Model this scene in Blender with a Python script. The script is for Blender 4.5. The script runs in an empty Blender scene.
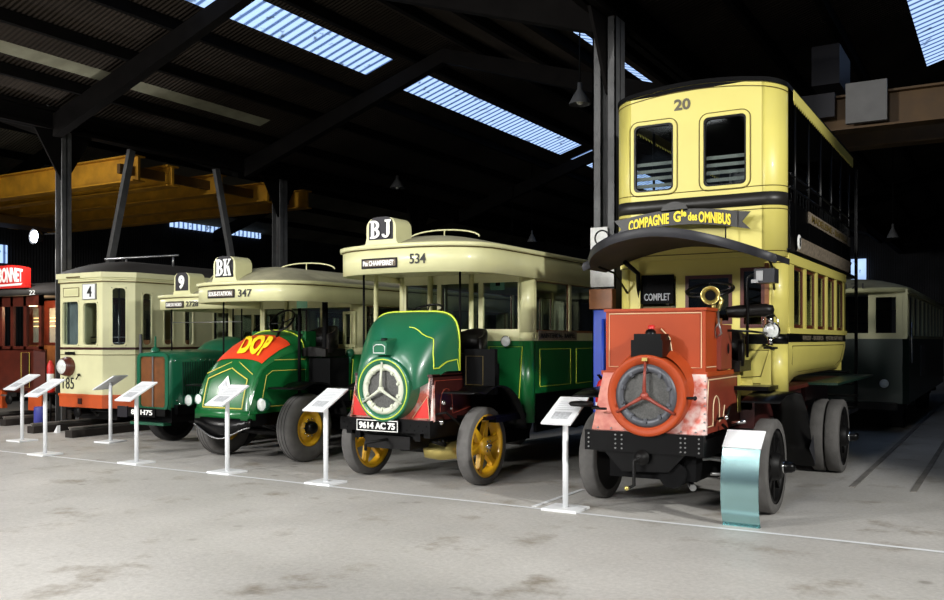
import bpy, math, random
from mathutils import Vector, Matrix
random.seed(7)
PI = math.pi
SC = bpy.context.scene
COL = SC.collection

# ------------------------------------------------------------------ camera
YAW = math.atan(538/900)
cam_d = bpy.data.cameras.new('camera'); cam = bpy.data.objects.new('camera', cam_d); COL.objects.link(cam)
cam.location = (0, 0, 1.6); cam.rotation_euler = (PI/2, 0, YAW)
cam_d.sensor_width = 36; cam_d.lens = 900/944*36; cam_d.shift_y = 40/944
cam_d.clip_start = .05; cam_d.clip_end = 300
SC.camera = cam

# ------------------------------------------------------------------ world, lights, exposure
W = bpy.data.worlds.new('world'); SC.world = W; W.use_nodes = True
W.node_tree.nodes['Background'].inputs[0].default_value = (.50, .58, .72, 1)
W.node_tree.nodes['Background'].inputs[1].default_value = .16
SC.view_settings.view_transform = 'Standard'; SC.view_settings.look = 'None'
SC.view_settings.exposure = 0.0; SC.view_settings.gamma = 1; SC.view_settings.use_curve_mapping = False

def area(name, loc, target, size, power, color=(1, 1, 1), sy=None, spread=180):
    l = bpy.data.lights.new(name, 'AREA'); l.energy = power; l.color = color; l.size = size
    if sy: l.shape = 'RECTANGLE'; l.size_y = sy
    l.spread = math.radians(spread)
    o = bpy.data.objects.new(name, l); COL.objects.link(o); o.location = loc
    o.rotation_euler = (Vector(target)-Vector(loc)).to_track_quat('-Z', 'Y').to_euler()
    return o
def spot(name, loc, target, angle, blend, power, radius, color=(1, 1, 1)):
    l = bpy.data.lights.new(name, 'SPOT'); l.energy = power; l.color = color; l.spot_size = math.radians(angle); l.spot_blend = blend; l.shadow_soft_size = radius
    o = bpy.data.objects.new(name, l); COL.objects.link(o); o.location = loc
    o.rotation_euler = (Vector(target)-Vector(loc)).to_track_quat('-Z', 'Y').to_euler()
area('daylight_front', (-10.8, -4.5, 5.4), (-6.0, 9, .6), 1.4, 640, (1, .99, .97), spread=120)
area('fill_centre', (-2.2, -3.5, 6.2), (-5.2, 9.4, .8), 1.2, 300, (1, .99, .97), spread=120)  # unseen fill light, added to brighten the green panel of bus BJ
spot('hall_lamp_right', (6.0, 3.6, 5.8), (-4.9, 9.4, .6), 45, .4, 4200, .25, (1, .99, .95))
area('hall_lamp_left', (-17.5, 1.0, 5.6), (-12, 11, .6), 1.2, 330, (1, .97, .92), spread=120)
area('fill_foreground', (-5.5, .8, 6.2), (-6.2, 3.2, 0), 3.0, 300, (1, .99, .96), sy=1.5, spread=120)  # added overhead fill without a fixture, lifts the foreground floor

# ------------------------------------------------------------------ materials
MATS = {}
def nodes_of(name):
    m = bpy.data.materials.new(name); m.use_nodes = True
    nt = m.node_tree; b = nt.nodes['Principled BSDF']; MATS[name] = m
    return m, nt, b
def s2l(c):
    return tuple(((x/255)/12.92 if x/255 <= .04045 else ((x/255+.055)/1.055)**2.4) for x in c)
def mat(name, rgb, rough=.5, metal=0, var=.12, scale=4, coat=0, bump=0, bscale=30, spec=.5):
    m, nt, b = nodes_of(name)
    c = s2l(rgb)
    b.inputs['Metallic'].default_value = metal; b.inputs['Roughness'].default_value = rough
    b.inputs['Coat Weight'].default_value = coat; b.inputs['Coat Roughness'].default_value = .08
    b.inputs['Specular IOR Level'].default_value = spec
    tc = nt.nodes.new('ShaderNodeTexCoord')
    n = nt.nodes.new('ShaderNodeTexNoise'); n.inputs['Scale'].default_value = scale; n.inputs['Detail'].default_value = 6
    nt.links.new(tc.outputs['Object'], n.inputs['Vector'])
    r = nt.nodes.new('ShaderNodeValToRGB')
    r.color_ramp.elements[0].position = .3; r.color_ramp.elements[1].position = .7
    r.color_ramp.elements[0].color = (*[x*(1-var) for x in c], 1)
    r.color_ramp.elements[1].color = (*[min(1, x*(1+var*.6)) for x in c], 1)
    nt.links.new(n.outputs['Fac'], r.inputs['Fac']); nt.links.new(r.outputs['Color'], b.inputs['Base Color'])
    if bump:
        n2 = nt.nodes.new('ShaderNodeTexNoise'); n2.inputs['Scale'].default_value = bscale; n2.inputs['Detail'].default_value = 5
        nt.links.new(tc.outputs['Object'], n2.inputs['Vector'])
        bp = nt.nodes.new('ShaderNodeBump'); bp.inputs['Strength'].default_value = bump; bp.inputs['Distance'].default_value = .02
        nt.links.new(n2.outputs['Fac'], bp.inputs['Height']); nt.links.new(bp.outputs['Normal'], b.inputs['Normal'])
    return m
def emat(name, rgb, s):
    m, nt, b = nodes_of(name); c = s2l(rgb)
    b.inputs['Base Color'].default_value = (*c, 1); b.inputs['Emission Color'].default_value = (*c, 1)
    b.inputs['Emission Strength'].default_value = s
    return m
def glass(name, tint, alpha_fac):
    m = bpy.data.materials.new(name); m.use_nodes = True; MATS[name] = m
    nt = m.node_tree; nt.nodes.clear()
    o = nt.nodes.new('ShaderNodeOutputMaterial'); mx = nt.nodes.new('ShaderNodeMixShader')
    t = nt.nodes.new('ShaderNodeBsdfTransparent'); t.inputs[0].default_value = (*tint, 1)
    g = nt.nodes.new('ShaderNodeBsdfGlossy'); g.inputs['Roughness'].default_value = .04
    g.inputs['Color'].default_value = (.8, .85, .9, 1)
    lw = nt.nodes.new('ShaderNodeLayerWeight'); lw.inputs['Blend'].default_value = .5
    pw = nt.nodes.new('ShaderNodeMath'); pw.operation = 'POWER'; pw.inputs[1].default_value = 4
    ma = nt.nodes.new('ShaderNodeMath'); ma.operation = 'MULTIPLY_ADD'; ma.inputs[1].default_value = .8; ma.inputs[2].default_value = alpha_fac*.16
    nt.links.new(lw.outputs['Facing'], pw.inputs[0]); nt.links.new(pw.outputs[0], ma.inputs[0])
    nt.links.new(ma.outputs[0], mx.inputs[0]); nt.links.new(t.outputs[0], mx.inputs[1]); nt.links.new(g.outputs[0], mx.inputs[2])
    nt.links.new(mx.outputs[0], o.inputs[0])
    return m

mat('yellow', (213, 201, 106), .42, coat=.12, var=.05, scale=2)
mat('cream', (206, 204, 156), .4, coat=.2, var=.07, scale=3)
mat('tram_cream', (216, 214, 170), .4, coat=.2, var=.06, scale=3)
mat('green', (16, 96, 46), .32, coat=.2, var=.1, scale=3)
mat('bonnet_green', (24, 96, 66), .32, coat=.2, var=.1, scale=3)
mat('old_green', (18, 88, 62), .3, coat=.5, var=.12, scale=3)
mat('dark_green', (14, 44, 32), .4, coat=.2)
mat('vermilion', (162, 64, 27), .5, spec=.25, var=.1, scale=3)
mat('vermilion_dark', (126, 50, 34), .5, var=.2, scale=5)
mat('tram_orange', (196, 84, 36), .45, var=.12)
mat('maroon', (56, 20, 18), .4, coat=.2, var=.15)
mat('black_paint', (6, 6, 7), .3, spec=.22, var=.3, scale=8)
mat('black_matt', (6, 6, 7), .75, spec=.12, var=.3, scale=8)
mat('band_black', (30, 28, 24), .45, var=.1)
mat('visor_grey', (44, 44, 48), .45, spec=.3, var=.35, scale=5)
mat('visor_brown', (52, 38, 30), .8, var=.3)
mat('roof_canvas', (150, 146, 118), .9, var=.15, scale=6, bump=.2)
mat('roof_dark', (44, 40, 36), .85, var=.3)
mat('rubber', (92, 90, 88), .85, var=.18, scale=9, bump=.25)
mat('rubber_dark', (40, 39, 39), .8, var=.25, scale=9)
mat('wheel_yellow', (224, 172, 30), .38, coat=.3, var=.15, scale=6)
mat('iron', (16, 15, 15), .5, spec=.2, var=.4, scale=9)
mat('steel', (150, 150, 150), .35, metal=.8, var=.2)
mat('chrome', (210, 210, 210), .15, metal=1, var=.05)
mat('brass', (214, 196, 120), .3, metal=.9, var=.15)
mat('lens', (225, 228, 225), .12, var=.15, scale=25, coat=1)
mat('radiator_core', (84, 84, 82), .6, metal=.3, var=.4, scale=60)
mat('radiator_ring', (82, 84, 90), .45, metal=.3, var=.25, scale=8)
mat('radiator_pale', (196, 200, 182), .4, var=.08)
mat('spider_red', (140, 58, 44), .45, var=.3, scale=12)
mat('leather', (16, 13, 12), .4, spec=.25, var=.3, scale=12, bump=.2)
mat('wood', (136, 84, 44), .5, var=.3, scale=7)
mat('mahogany', (84, 32, 20), .4, coat=.3, var=.3, scale=6)
mat('white_paint', (226, 228, 230), .45, var=.04)
mat('print_grey', (184, 186, 190), .6, var=.3, scale=40)
mat('gold_line', (222, 206, 90), .5, var=.05)
mat('lime_line', (196, 216, 60), .5, var=.05)
mat('pale_line', (226, 200, 160), .5, var=.05)
mat('dark_line', (92, 76, 30), .6, var=.1)
mat('letter_white', (236, 236, 232), .6, var=.02)
mat('letter_black', (24, 24, 24), .6, var=.05)
mat('letter_grey', (96, 88, 72), .6, var=.05)
mat('letter_yellow', (250, 222, 40), .5, var=.03)
mat('plate_dark', (30, 28, 34), .5, spec=.3, var=.1)
mat('plate_tan', (128, 116, 100), .6, var=.5, scale=30)
mat('patch_red', (214, 62, 26), .5, var=.05)
mat('sign_red', (206, 34, 26), .5, var=.05)
mat('safety_green', (120, 176, 150), .5, var=.05)
mat('blue_paint', (30, 66, 176), .45, var=.12)
mat('blue_drum', (60, 66, 150), .5, var=.2)
mat('signal_red', (200, 36, 34), .45, var=.1)
mat('column_grey', (84, 84, 84), .6, var=.3, scale=5)
mat('girder', (17, 15, 14), .9, var=.3, scale=4, spec=.1)
mat('crane_yellow', (196, 140, 30), .6, var=.3, scale=3)
mat('crane_orange', (92, 64, 20), .6, var=.3, scale=3)
mat('cabin_white', (110, 108, 104), .6, var=.15)
mat('rail_steel', (128, 124, 118), .6, metal=.15, var=.3)
mat('timber_dark', (40, 34, 30), .9, var=.4)
mat('stainless', (160, 198, 200), .22, metal=1, var=.04, scale=2)
mat('paper', (220, 220, 216), .7, var=.15, scale=14)
mat('curtain', (120, 128, 128), .9, var=.2)
mat('interior_pale', (130, 130, 124), .8, var=.3)
mat('lamp_lit', (250, 246, 236), .3)
emat('lamp_glow', (225, 236, 255), 30)
mat('pale_sheet', (158, 156, 134), .9, var=.35, scale=2, spec=.1)  # paler, mottled colour for one strip of roof sheet near the eave
emat('tube_glow', (255, 200, 130), 3)
emat('skylight', (150, 186, 245), 1.35)
glass('glass', (.86, .9, .9), .25)
glass('glass_dark', (.35, .38, .42), .3)

def concrete():
    m, nt, b = nodes_of('concrete'); L = nt.links.new; N = nt.nodes.new
    tc = N('ShaderNodeTexCoord')
    def noise(sc, det=8, rough=.6):
        n = N('ShaderNodeTexNoise'); n.inputs['Scale'].default_value = sc; n.inputs['Detail'].default_value = det
        n.inputs['Roughness'].default_value = rough; L(tc.outputs['Object'], n.inputs['Vector']); return n
    def ramp(src, a, ca, bb, cb):
        r = N('ShaderNodeValToRGB'); r.color_ramp.elements[0].position = a; r.color_ramp.elements[1].position = bb
        r.color_ramp.elements[0].color = (*ca, 1); r.color_ramp.elements[1].color = (*cb, 1); L(src, r.inputs['Fac']); return r
    base = ramp(noise(.45).outputs['Fac'], .3, s2l((164, 161, 156)), .7, s2l((192, 189, 184)))
    st = ramp(noise(1.6, 10, .65).outputs['Fac'], .56, (0, 0, 0), .70, (1, 1, 1))
    mx = N('ShaderNodeMixRGB'); L(st.outputs['Color'], mx.inputs[0]); L(base.outputs['Color'], mx.inputs[1])
    mx.inputs[2].default_value = (*s2l((138, 130, 118)), 1)
    fine = ramp(noise(26, 6, .7).outputs['Fac'], .3, (.8, .8, .8), .7, (1.1, 1.1, 1.1))
    mul = N('ShaderNodeMixRGB'); mul.blend_type = 'MULTIPLY'; mul.inputs[0].default_value = 1
    L(mx.outputs[0], mul.inputs[1]); L(fine.outputs['Color'], mul.inputs[2])
    pale = ramp(noise(.9, 9, .7).outputs['Fac'], .62, (0, 0, 0), .72, (.45, .45, .45))
    mx2 = N('ShaderNodeMixRGB'); L(pale.outputs['Color'], mx2.inputs[0]); L(mul.outputs[0], mx2.inputs[1])
    mx2.inputs[2].default_value = (*s2l((186, 182, 174)), 1)
    # small dark spots of oil
    vo = N('ShaderNodeTexVoronoi'); vo.inputs['Scale'].default_value = 2.6; L(tc.outputs['Object'], vo.inputs['Vector'])
    sp = ramp(vo.outputs['Distance'], .07, (.55, .55, .55), .17, (0, 0, 0))
    msk = ramp(noise(.7, 3).outputs['Fac'], .5, (0, 0, 0), .6, (1, 1, 1))
    mm = N('ShaderNodeMixRGB'); mm.blend_type = 'MULTIPLY'; mm.inputs[0].default_value = 1
    L(sp.outputs['Color'], mm.inputs[1]); L(msk.outputs['Color'], mm.inputs[2])
    mx3 = N('ShaderNodeMixRGB'); L(mm.outputs[0], mx3.inputs[0]); L(mx2.outputs[0], mx3.inputs[1])
    mx3.inputs[2].default_value = (*s2l((92, 86, 76)), 1)
    L(mx3.outputs[0], b.inputs['Base Color'])
    rr = ramp(noise(1.1).outputs['Fac'], .3, (.42,)*3, .7, (.7,)*3); L(rr.outputs['Color'], b.inputs['Roughness'])
    bp = N('ShaderNodeBump'); bp.inputs['Strength'].default_value = .25; bp.inputs['Distance'].default_value = .02
    L(noise(14, 8, .7).outputs['Fac'], bp.inputs['Height']); L(bp.outputs['Normal'], b.inputs['Normal'])
concrete()
def corrugated(name, rgb, axis, scale=26, var=.3):
    m = mat(name, rgb, .95, var=var, scale=.8, spec=.1); nt = m.node_tree; b = nt.nodes['Principled BSDF']
    tc = nt.nodes.new('ShaderNodeTexCoord'); w = nt.nodes.new('ShaderNodeTexWave'); w.bands_direction = axis
    w.inputs['Scale'].default_value = scale/ (2*PI) ; nt.links.new(tc.outputs['Object'], w.inputs['Vector'])
    bp = nt.nodes.new('ShaderNodeBump'); bp.inputs['Strength'].default_value = .8; bp.inputs['Distance'].default_value = .03
    nt.links.new(w.outputs['Fac'], bp.inputs['Height']); nt.links.new(bp.outputs['Normal'], b.inputs['Normal'])
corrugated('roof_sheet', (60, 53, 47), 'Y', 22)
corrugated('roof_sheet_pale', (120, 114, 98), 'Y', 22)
corrugated('wall_sheet', (52, 52, 54), 'X', 20)
corrugated('wall_sheet_side', (52, 52, 54), 'Y', 20)
def striped_skylight():
    m = MATS['skylight']; nt = m.node_tree; b = nt.nodes['Principled BSDF']
    tc = nt.nodes.new('ShaderNodeTexCoord'); w = nt.nodes.new('ShaderNodeTexWave'); w.bands_direction = 'Y'
    w.inputs['Scale'].default_value = 1.45; w.inputs['Distortion'].default_value = .4
    nt.links.new(tc.outputs['Object'], w.inputs['Vector'])
    r = nt.nodes.new('ShaderNodeValToRGB'); r.color_ramp.elements[0].position = .1; r.color_ramp.elements[1].position = .5
    r.color_ramp.elements[0].color = (*s2l((60, 84, 130)), 1); r.color_ramp.elements[1].color = (*s2l((176, 206, 250)), 1)
    nt.links.new(w.outputs['Fac'], r.inputs['Fac'])
    n = nt.nodes.new('ShaderNodeTexNoise'); n.inputs['Scale'].default_value = 5; n.inputs['Detail'].default_value = 4
    nt.links.new(tc.outputs['Object'], n.inputs['Vector'])
    r2 = nt.nodes.new('ShaderNodeValToRGB'); r2.color_ramp.elements[0].position = .30; r2.color_ramp.elements[1].position = .38
    nt.links.new(n.outputs['Fac'], r2.inputs['Fac'])
    mx = nt.nodes.new('ShaderNodeMixRGB'); mx.blend_type = 'MULTIPLY'; mx.inputs[0].default_value = .8
    nt.links.new(r.outputs['Color'], mx.inputs[1]); nt.links.new(r2.outputs['Color'], mx.inputs[2])
    nt.links.new(mx.outputs[0], b.inputs['Emission Color'])
striped_skylight()
def peeling(name, base, worn, lo, hi):
    m = mat(name, base, .5); nt = m.node_tree; b = nt.nodes['Principled BSDF']; N = nt.nodes.new
    tc = N('ShaderNodeTexCoord'); n = N('ShaderNodeTexNoise'); n.inputs['Scale'].default_value = 9; n.inputs['Detail'].default_value = 8
    nt.links.new(tc.outputs['Object'], n.inputs['Vector'])
    r = N('ShaderNodeValToRGB'); r.color_ramp.elements[0].position = lo; r.color_ramp.elements[1].position = hi
    r.color_ramp.elements[0].color = (*s2l(base), 1); r.color_ramp.elements[1].color = (*s2l(worn), 1)
    nt.links.new(n.outputs['Fac'], r.inputs['Fac']); nt.links.new(r.outputs['Color'], b.inputs['Base Color'])
peeling('peeling_red', (196, 96, 78), (222, 196, 190), .42, .6)
peeling('peeling_pink', (190, 100, 84), (206, 130, 112), .42, .6)
def dotted(name, base, dots, scale):
    m = mat(name, base, .5); nt = m.node_tree; b = nt.nodes['Principled BSDF']; N = nt.nodes.new
    tc = N('ShaderNodeTexCoord'); v = N('ShaderNodeTexVoronoi'); v.inputs['Scale'].default_value = scale
    nt.links.new(tc.outputs['Object'], v.inputs['Vector'])
    r = N('ShaderNodeValToRGB'); r.color_ramp.elements[0].position = .2; r.color_ramp.elements[1].position = .4
    r.color_ramp.elements[0].color = (*s2l(dots), 1); r.color_ramp.elements[1].color = (*s2l(base), 1)
    nt.links.new(v.outputs['Distance'], r.inputs['Fac']); nt.links.new(r.outputs['Color'], b.inputs['Base Color'])

# ------------------------------------------------------------------ mesh builder
def empty(name, loc, rz=0, label=None, cat=None, group=None):
    o = bpy.data.objects.new(name, None); COL.objects.link(o); o.location = loc; o.rotation_euler = (0, 0, rz)
    o.empty_display_size = .2
    tag(o, label, cat, group); return o
def tag(o, label=None, cat=None, group=None, kind=None):
    if label: o['label'] = label
    if cat: o['category'] = cat
    if group: o['group'] = group
    if kind: o['kind'] = kind
    return o

class MB:
    def __init__(s, m='iron'):
        s.v = []; s.f = []; s.mi = []; s.sm = []; s.slots = []; s.mat(m)
    def mat(s, m):
        if m not in s.slots: s.slots.append(m)
        s.cur = s.slots.index(m); return s
    def face(s, idx, sm=False):
        s.f.append(idx); s.mi.append(s.cur); s.sm.append(sm)
    def pts(s, P):
        n = len(s.v); s.v.extend([tuple(p) for p in P]); return list(range(n, n+len(P)))
    def box(s, a, b):
        x0, y0, z0 = a; x1, y1, z1 = b
        if x0 > x1: x0, x1 = x1, x0
        if y0 > y1: y0, y1 = y1, y0
        if z0 > z1: z0, z1 = z1, z0
        i = s.pts([(x0,y0,z0),(x1,y0,z0),(x1,y1,z0),(x0,y1,z0),(x0,y0,z1),(x1,y0,z1),(x1,y1,z1),(x0,y1,z1)])
        for q in ((0,3,2,1),(4,5,6,7),(0,1,5,4),(1,2,6,5),(2,3,7,6),(3,0,4,7)): s.face([i[k] for k in q])
        return s
    def cbox(s, c, d): return s.box([c[k]-d[k]/2 for k in range(3)], [c[k]+d[k]/2 for k in range(3)])
    def bar(s, p, q, w, h=None, up=(0, 0, 1)):
        h = h or w; p = Vector(p); q = Vector(q); d = (q-p).normalized(); u = Vector(up)
        if abs(d.dot(u)) > .98: u = Vector((0, 1, 0))
        r = d.cross(u).normalized(); u = r.cross(d)
        i = s.pts([p-r*w/2-u*h/2, p+r*w/2-u*h/2, p+r*w/2+u*h/2, p-r*w/2+u*h/2, q-r*w/2-u*h/2, q+r*w/2-u*h/2, q+r*w/2+u*h/2, q-r*w/2+u*h/2])
        for k in ((0,3,2,1),(4,5,6,7),(0,1,5,4),(1,2,6,5),(2,3,7,6),(3,0,4,7)): s.face([i[j] for j in k])
        return s
    def tube(s, path, r, n=8, closed=False, cap=True):
        P = [Vector(p) for p in path]; m = len(P); rs = r if isinstance(r, (list, tuple)) else [r]*m
        rings = []; pu = None
        for i, p in enumerate(P):
            if closed: d = (P[(i+1) % m]-P[i-1])
            else: d = (P[min(i+1, m-1)]-P[max(i-1, 0)])
            d.normalize()
            if pu is None:
                a = Vector((0, 0, 1)) if abs(d.z) < .9 else Vector((1, 0, 0)); u = d.cross(a).normalized()
            else:
                u = (pu-d*pu.dot(d)).normalized()
            pu = u; w = d.cross(u)
            rings.append(s.pts([p+(u*math.cos(2*PI*k/n)+w*math.sin(2*PI*k/n))*rs[i] for k in range(n)]))
        for i in range(m if closed else m-1):
            A = rings[i]; B = rings[(i+1) % m]
            for k in range(n): s.face([A[k], A[(k+1) % n], B[(k+1) % n], B[k]], n > 4)
        if cap and not closed: s.face(rings[0][::-1]); s.face(rings[-1])
        return s
    def cyl(s, p, q, r, r2=None, n=24): return s.tube([p, q], [r, r if r2 is None else r2], n)
    def lathe(s, c, axis, prof, n=32, sm=True):
        """prof: (radius, distance along axis)."""
        c = Vector(c); d = Vector(axis).normalized()
        a = Vector((0, 0, 1)) if abs(d.z) < .9 else Vector((1, 0, 0)); u = d.cross(a).normalized(); w = d.cross(u)
        R = []
        for r, t in prof:
            if r < 1e-5: R.append(s.pts([c+d*t]))
            else: R.append(s.pts([c+d*t+(u*math.cos(2*PI*k/n)+w*math.sin(2*PI*k/n))*r for k in range(n)]))
        for A, B in zip(R, R[1:]):
            for k in range(n):
                k2 = (k+1) % n
                if len(A) == 1 and len(B) == 1: continue
                if len(A) == 1: s.face([A[0], B[k2], B[k]], sm)
                elif len(B) == 1: s.face([A[k], A[k2], B[0]], sm)
                else: s.face([A[k], A[k2], B[k2], B[k]], sm)
        return s
    def sphere(s, c, r, n=16, sz=1):
        return s.lathe(c, (0, 0, 1), [(r*math.sin(PI*k/n), -r*math.cos(PI*k/n)*sz) for k in range(n+1)], n*2)
    def prism(s, poly, off):
        P = [Vector(p) for p in poly]; off = Vector(off); n = len(P)
        A = s.pts(P); B = s.pts([p+off for p in P])
        s.face(A[::-1]); s.face(B)
        for k in range(n): s.face([A[k], A[(k+1) % n], B[(k+1) % n], B[k]])
        return s
    def grid(s, rows, sm=True, cu=False, cv=False):
        R = [s.pts(r) for r in rows]; nu = len(R[0])
        for i in range(len(R) if cv else len(R)-1):
            A = R[i]; B = R[(i+1) % len(R)]
            for k in range(nu if cu else nu-1): s.face([A[k], A[(k+1) % nu], B[(k+1) % nu], B[k]], sm)
        return R
    def loft(s, secs, cap=True, sm=True):
        R = s.grid(secs, sm, cu=True)
        if cap: s.face(R[0][::-1]); s.face(R[-1])
        return s
    def strip(s, path, z0, z1, t, closed=False, sm=True):
        """wall that stands on a plan path, thickness t to the left of travel."""
        n = len(path); z0 = z0 if isinstance(z0, list) else [z0]*n; z1 = z1 if isinstance(z1, list) else [z1]*n
        P = [Vector((p[0], p[1])) for p in path]; inn = []
        for i in range(n):
            a = P[i-1] if (i or closed) else P[i]; b = P[(i+1) % n] if (i < n-1 or closed) else P[i]
            d = (b-a).normalized(); inn.append(P[i]+Vector((-d.y, d.x))*t)
        sec = [[(P[i].x, P[i].y, z0[i]), (P[i].x, P[i].y, z1[i]), (inn[i].x, inn[i].y, z1[i]), (inn[i].x, inn[i].y, z0[i])] for i in range(n)]
        R = [s.pts(q) for q in sec]
        for i in range(n if closed else n-1):
            A = R[i]; B = R[(i+1) % n]
            for k in range(4): s.face([A[k], A[(k+1) % 4], B[(k+1) % 4], B[k]], sm and k in (0, 2))
        if not closed: s.face(R[0][::-1]); s.face(R[-1])
        return s
    def holed(s, o, u, v, U, V, holes, t):
        """flat wall: origin o, unit vectors u, v, size U x V, holes (u0,v0,u1,v1), thickness vector t."""
        o, u, v, t = Vector(o), Vector(u), Vector(v), Vector(t)
        us = sorted({0, U, *[h[0] for h in holes], *[h[2] for h in holes]}); vs = sorted({0, V, *[h[1] for h in holes], *[h[3] for h in holes]})
        for a, b in zip(us, us[1:]):
            for c, d in zip(vs, vs[1:]):
                mu, mv = (a+b)/2, (c+d)/2
                if any(h[0] < mu < h[2] and h[1] < mv < h[3] for h in holes): continue
                s.prism([o+u*a+v*c, o+u*b+v*c, o+u*b+v*d, o+u*a+v*d], t)
        return s
    def rring(s, o, u, v, w, h, r, ow, oh, t, n=6, rounded_outer=None):
        """frame with a rounded opening w x h centred at o; outer edge ow x oh."""
        o, u, v, t = Vector(o), Vector(u), Vector(v), Vector(t)
        A = []; B = []
        for sx, sy, a0 in ((1, 1, 0), (-1, 1, 90), (-1, -1, 180), (1, -1, 270)):
            for k in range(n+1):
                a = math.radians(a0+90*k/n)
                A.append(o+u*(sx*(w/2-r)+r*math.cos(a))+v*(sy*(h/2-r)+r*math.sin(a)))
                if rounded_outer: B.append(o+u*(sx*(ow/2-rounded_outer)+rounded_outer*math.cos(a))+v*(sy*(oh/2-rounded_outer)+rounded_outer*math.sin(a)))
                else: B.append(o+u*sx*ow/2+v*sy*oh/2)
        s.grid([A, B, [p+t for p in B], [p+t for p in A]], False, cu=True, cv=True)
        return s
    def build(s, name, parent=None, label=None, kind=None, bevel=0):
        me = bpy.data.meshes.new(name); me.from_pydata(s.v, [], s.f); me.update()
        for m in s.slots: me.materials.append(MATS[m])
        me.polygons.foreach_set('material_index', s.mi); me.polygons.foreach_set('use_smooth', s.sm)
        import bmesh
        bm = bmesh.new(); bm.from_mesh(me); bmesh.ops.recalc_face_normals(bm, faces=bm.faces)
        bm.to_mesh(me); bm.free(); me.update()
        o = bpy.data.objects.new(name, me); COL.objects.link(o); o.parent = parent
        if bevel:
            b = o.modifiers.new('bevel', 'BEVEL'); b.width = bevel; b.segments = 2; b.limit_method = 'ANGLE'; b.angle_limit = math.radians(50)
        tag(o, label, None, None, kind)
        return o

def rrect(w, h, r, n=5):
    out = []
    for sx, sy, a0 in ((1, 1, 0), (-1, 1, 90), (-1, -1, 180), (1, -1, 270)):
        for k in range(n+1):
            a = math.radians(a0+90*k/n); out.append((sx*(w/2-r)+r*math.cos(a), sy*(h/2-r)+r*math.sin(a)))
    return out
def text(body, name, parent, centre, width, height, m, u=(1, 0, 0), v=(0, 0, 1), depth=.004, bold=0, warp=None, shear=0, label=None):
    """lettering fitted into width x height, centred at centre, reading along u."""
    c = bpy.data.curves.new(name, 'FONT'); c.body = body; c.extrude = .5; c.offset = bold; c.resolution_u = 3; c.shear = shear
    t = bpy.data.objects.new(name, c); COL.objects.link(t)
    dg = bpy.context.evaluated_depsgraph_get(); dg.update()
    me = bpy.data.meshes.new_from_object(t.evaluated_get(dg)); bpy.data.objects.remove(t); bpy.data.curves.remove(c)
    xs = [q.co.x for q in me.vertices]; ys = [q.co.y for q in me.vertices]
    x0, x1, y0, y1 = min(xs), max(xs), min(ys), max(ys)
    u, v = Vector(u), Vector(v); w = u.cross(v)
    for q in me.vertices:
        a = ((q.co.x-x0)/(x1-x0)-.5)*width; b = ((q.co.y-y0)/(y1-y0)-.5)*height
        p = Vector(centre)+u*a+v*b+w*(depth if q.co.z > 0 else -depth)
        if warp: p = Vector(warp(p))
        q.co = p
    me.materials.clear(); me.materials.append(MATS[m])
    o = bpy.data.objects.new(name, me); COL.objects.link(o); o.parent = parent
    if label: o['label'] = label
    return o
def nose(hw, yf, yb, depth, n=2.4, N=14, back_r=.25):
    """plan outline anticlockwise seen from above starting at the rear left: bowed front, straight sides."""
    out = [(-hw, yb-back_r)]
    fr = []
    for k in range(N+1):
        a = PI - PI*k/N      # left to right over the front
        cx, sx = math.cos(a), math.sin(a)
        x = hw*math.copysign(abs(cx)**(2/n), cx); y = yf+depth-depth*abs(sx)**(2/n)
        fr.append((x, y))
    out += fr
    out += [(hw, yb-back_r), (hw-back_r*.3, yb-back_r*.3), (hw-back_r, yb), (-hw+back_r, yb), (-hw+back_r*.3, yb-back_r*.3)]
    return out
def nose_y(hw, yf, depth, n=2.4):
    def fn(x):
        q = min(.999, abs(x)/hw); return yf+depth-depth*(1-q**n)**(1/n)
    return fn
def domed(mb, outline, ya, yb, z, crown, k=8, p=2.2):
    rows = []
    for j in range(k+1):
        s = 1-j/k; row = []
        for x, y in outline:
            ay = min(max(y, ya), yb); row.append((x*s, ay+(y-ay)*s, z+crown*(1-s**p)))
        rows.append(row)
    mb.grid(rows, True, cu=True)
def flat(mb, outline, z):
    mb.face(mb.pts([(x, y, z) for x, y in outline]))
def copy_tree(o, parent=None):
    c = o.copy(); COL.objects.link(c); c.parent = parent
    for ch in [q for q in bpy.data.objects if q.parent == o]: copy_tree(ch, c)
    return c
# ------------------------------------------------------------------ the hall
def structure(o): o['kind'] = 'structure'; return o
RIDGE, EAVE = 7.66, 5.95
def zroof(x):
    """underside height of the roof: bays of 11.1 m with a ridge half way."""
    w = 11.1; k = math.floor((x+15.3)/w); m = -15.3+w*k+w/2
    return RIDGE-(RIDGE-EAVE)/(w/2)*abs(x-m)
mb = MB('concrete'); mb.box((-30, -12, -.3), (22, 46, 0)); floor = structure(mb.build('floor'))
mb = MB('white_paint')
for k in range(60):
    x0 = -24+k*.5
    mb.face(mb.pts([(x0, 7.61+.012*math.sin(k), .004), (x0+.5, 7.61+.012*math.sin(k+1), .004), (x0+.5, 7.67+.012*math.sin(k+1), .004), (x0, 7.67+.012*math.sin(k), .004)]))
mb.box((-3.95, 7.72, .001), (-3.9, 8.9, .004))
mb.build('painted_line', floor)
mb = MB('wall_sheet'); mb.box((-27, 45, 0), (19, 45.2, 9)); structure(mb.build('wall_back'))
mb = MB('wall_sheet_side'); mb.box((-26.6, -10, 0), (-26.4, 45, 9)); structure(mb.build('wall_left'))
mb = MB('wall_sheet_side'); mb.box((18, -10, 0), (18.2, 45, 9)); structure(mb.build('wall_right'))
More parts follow.
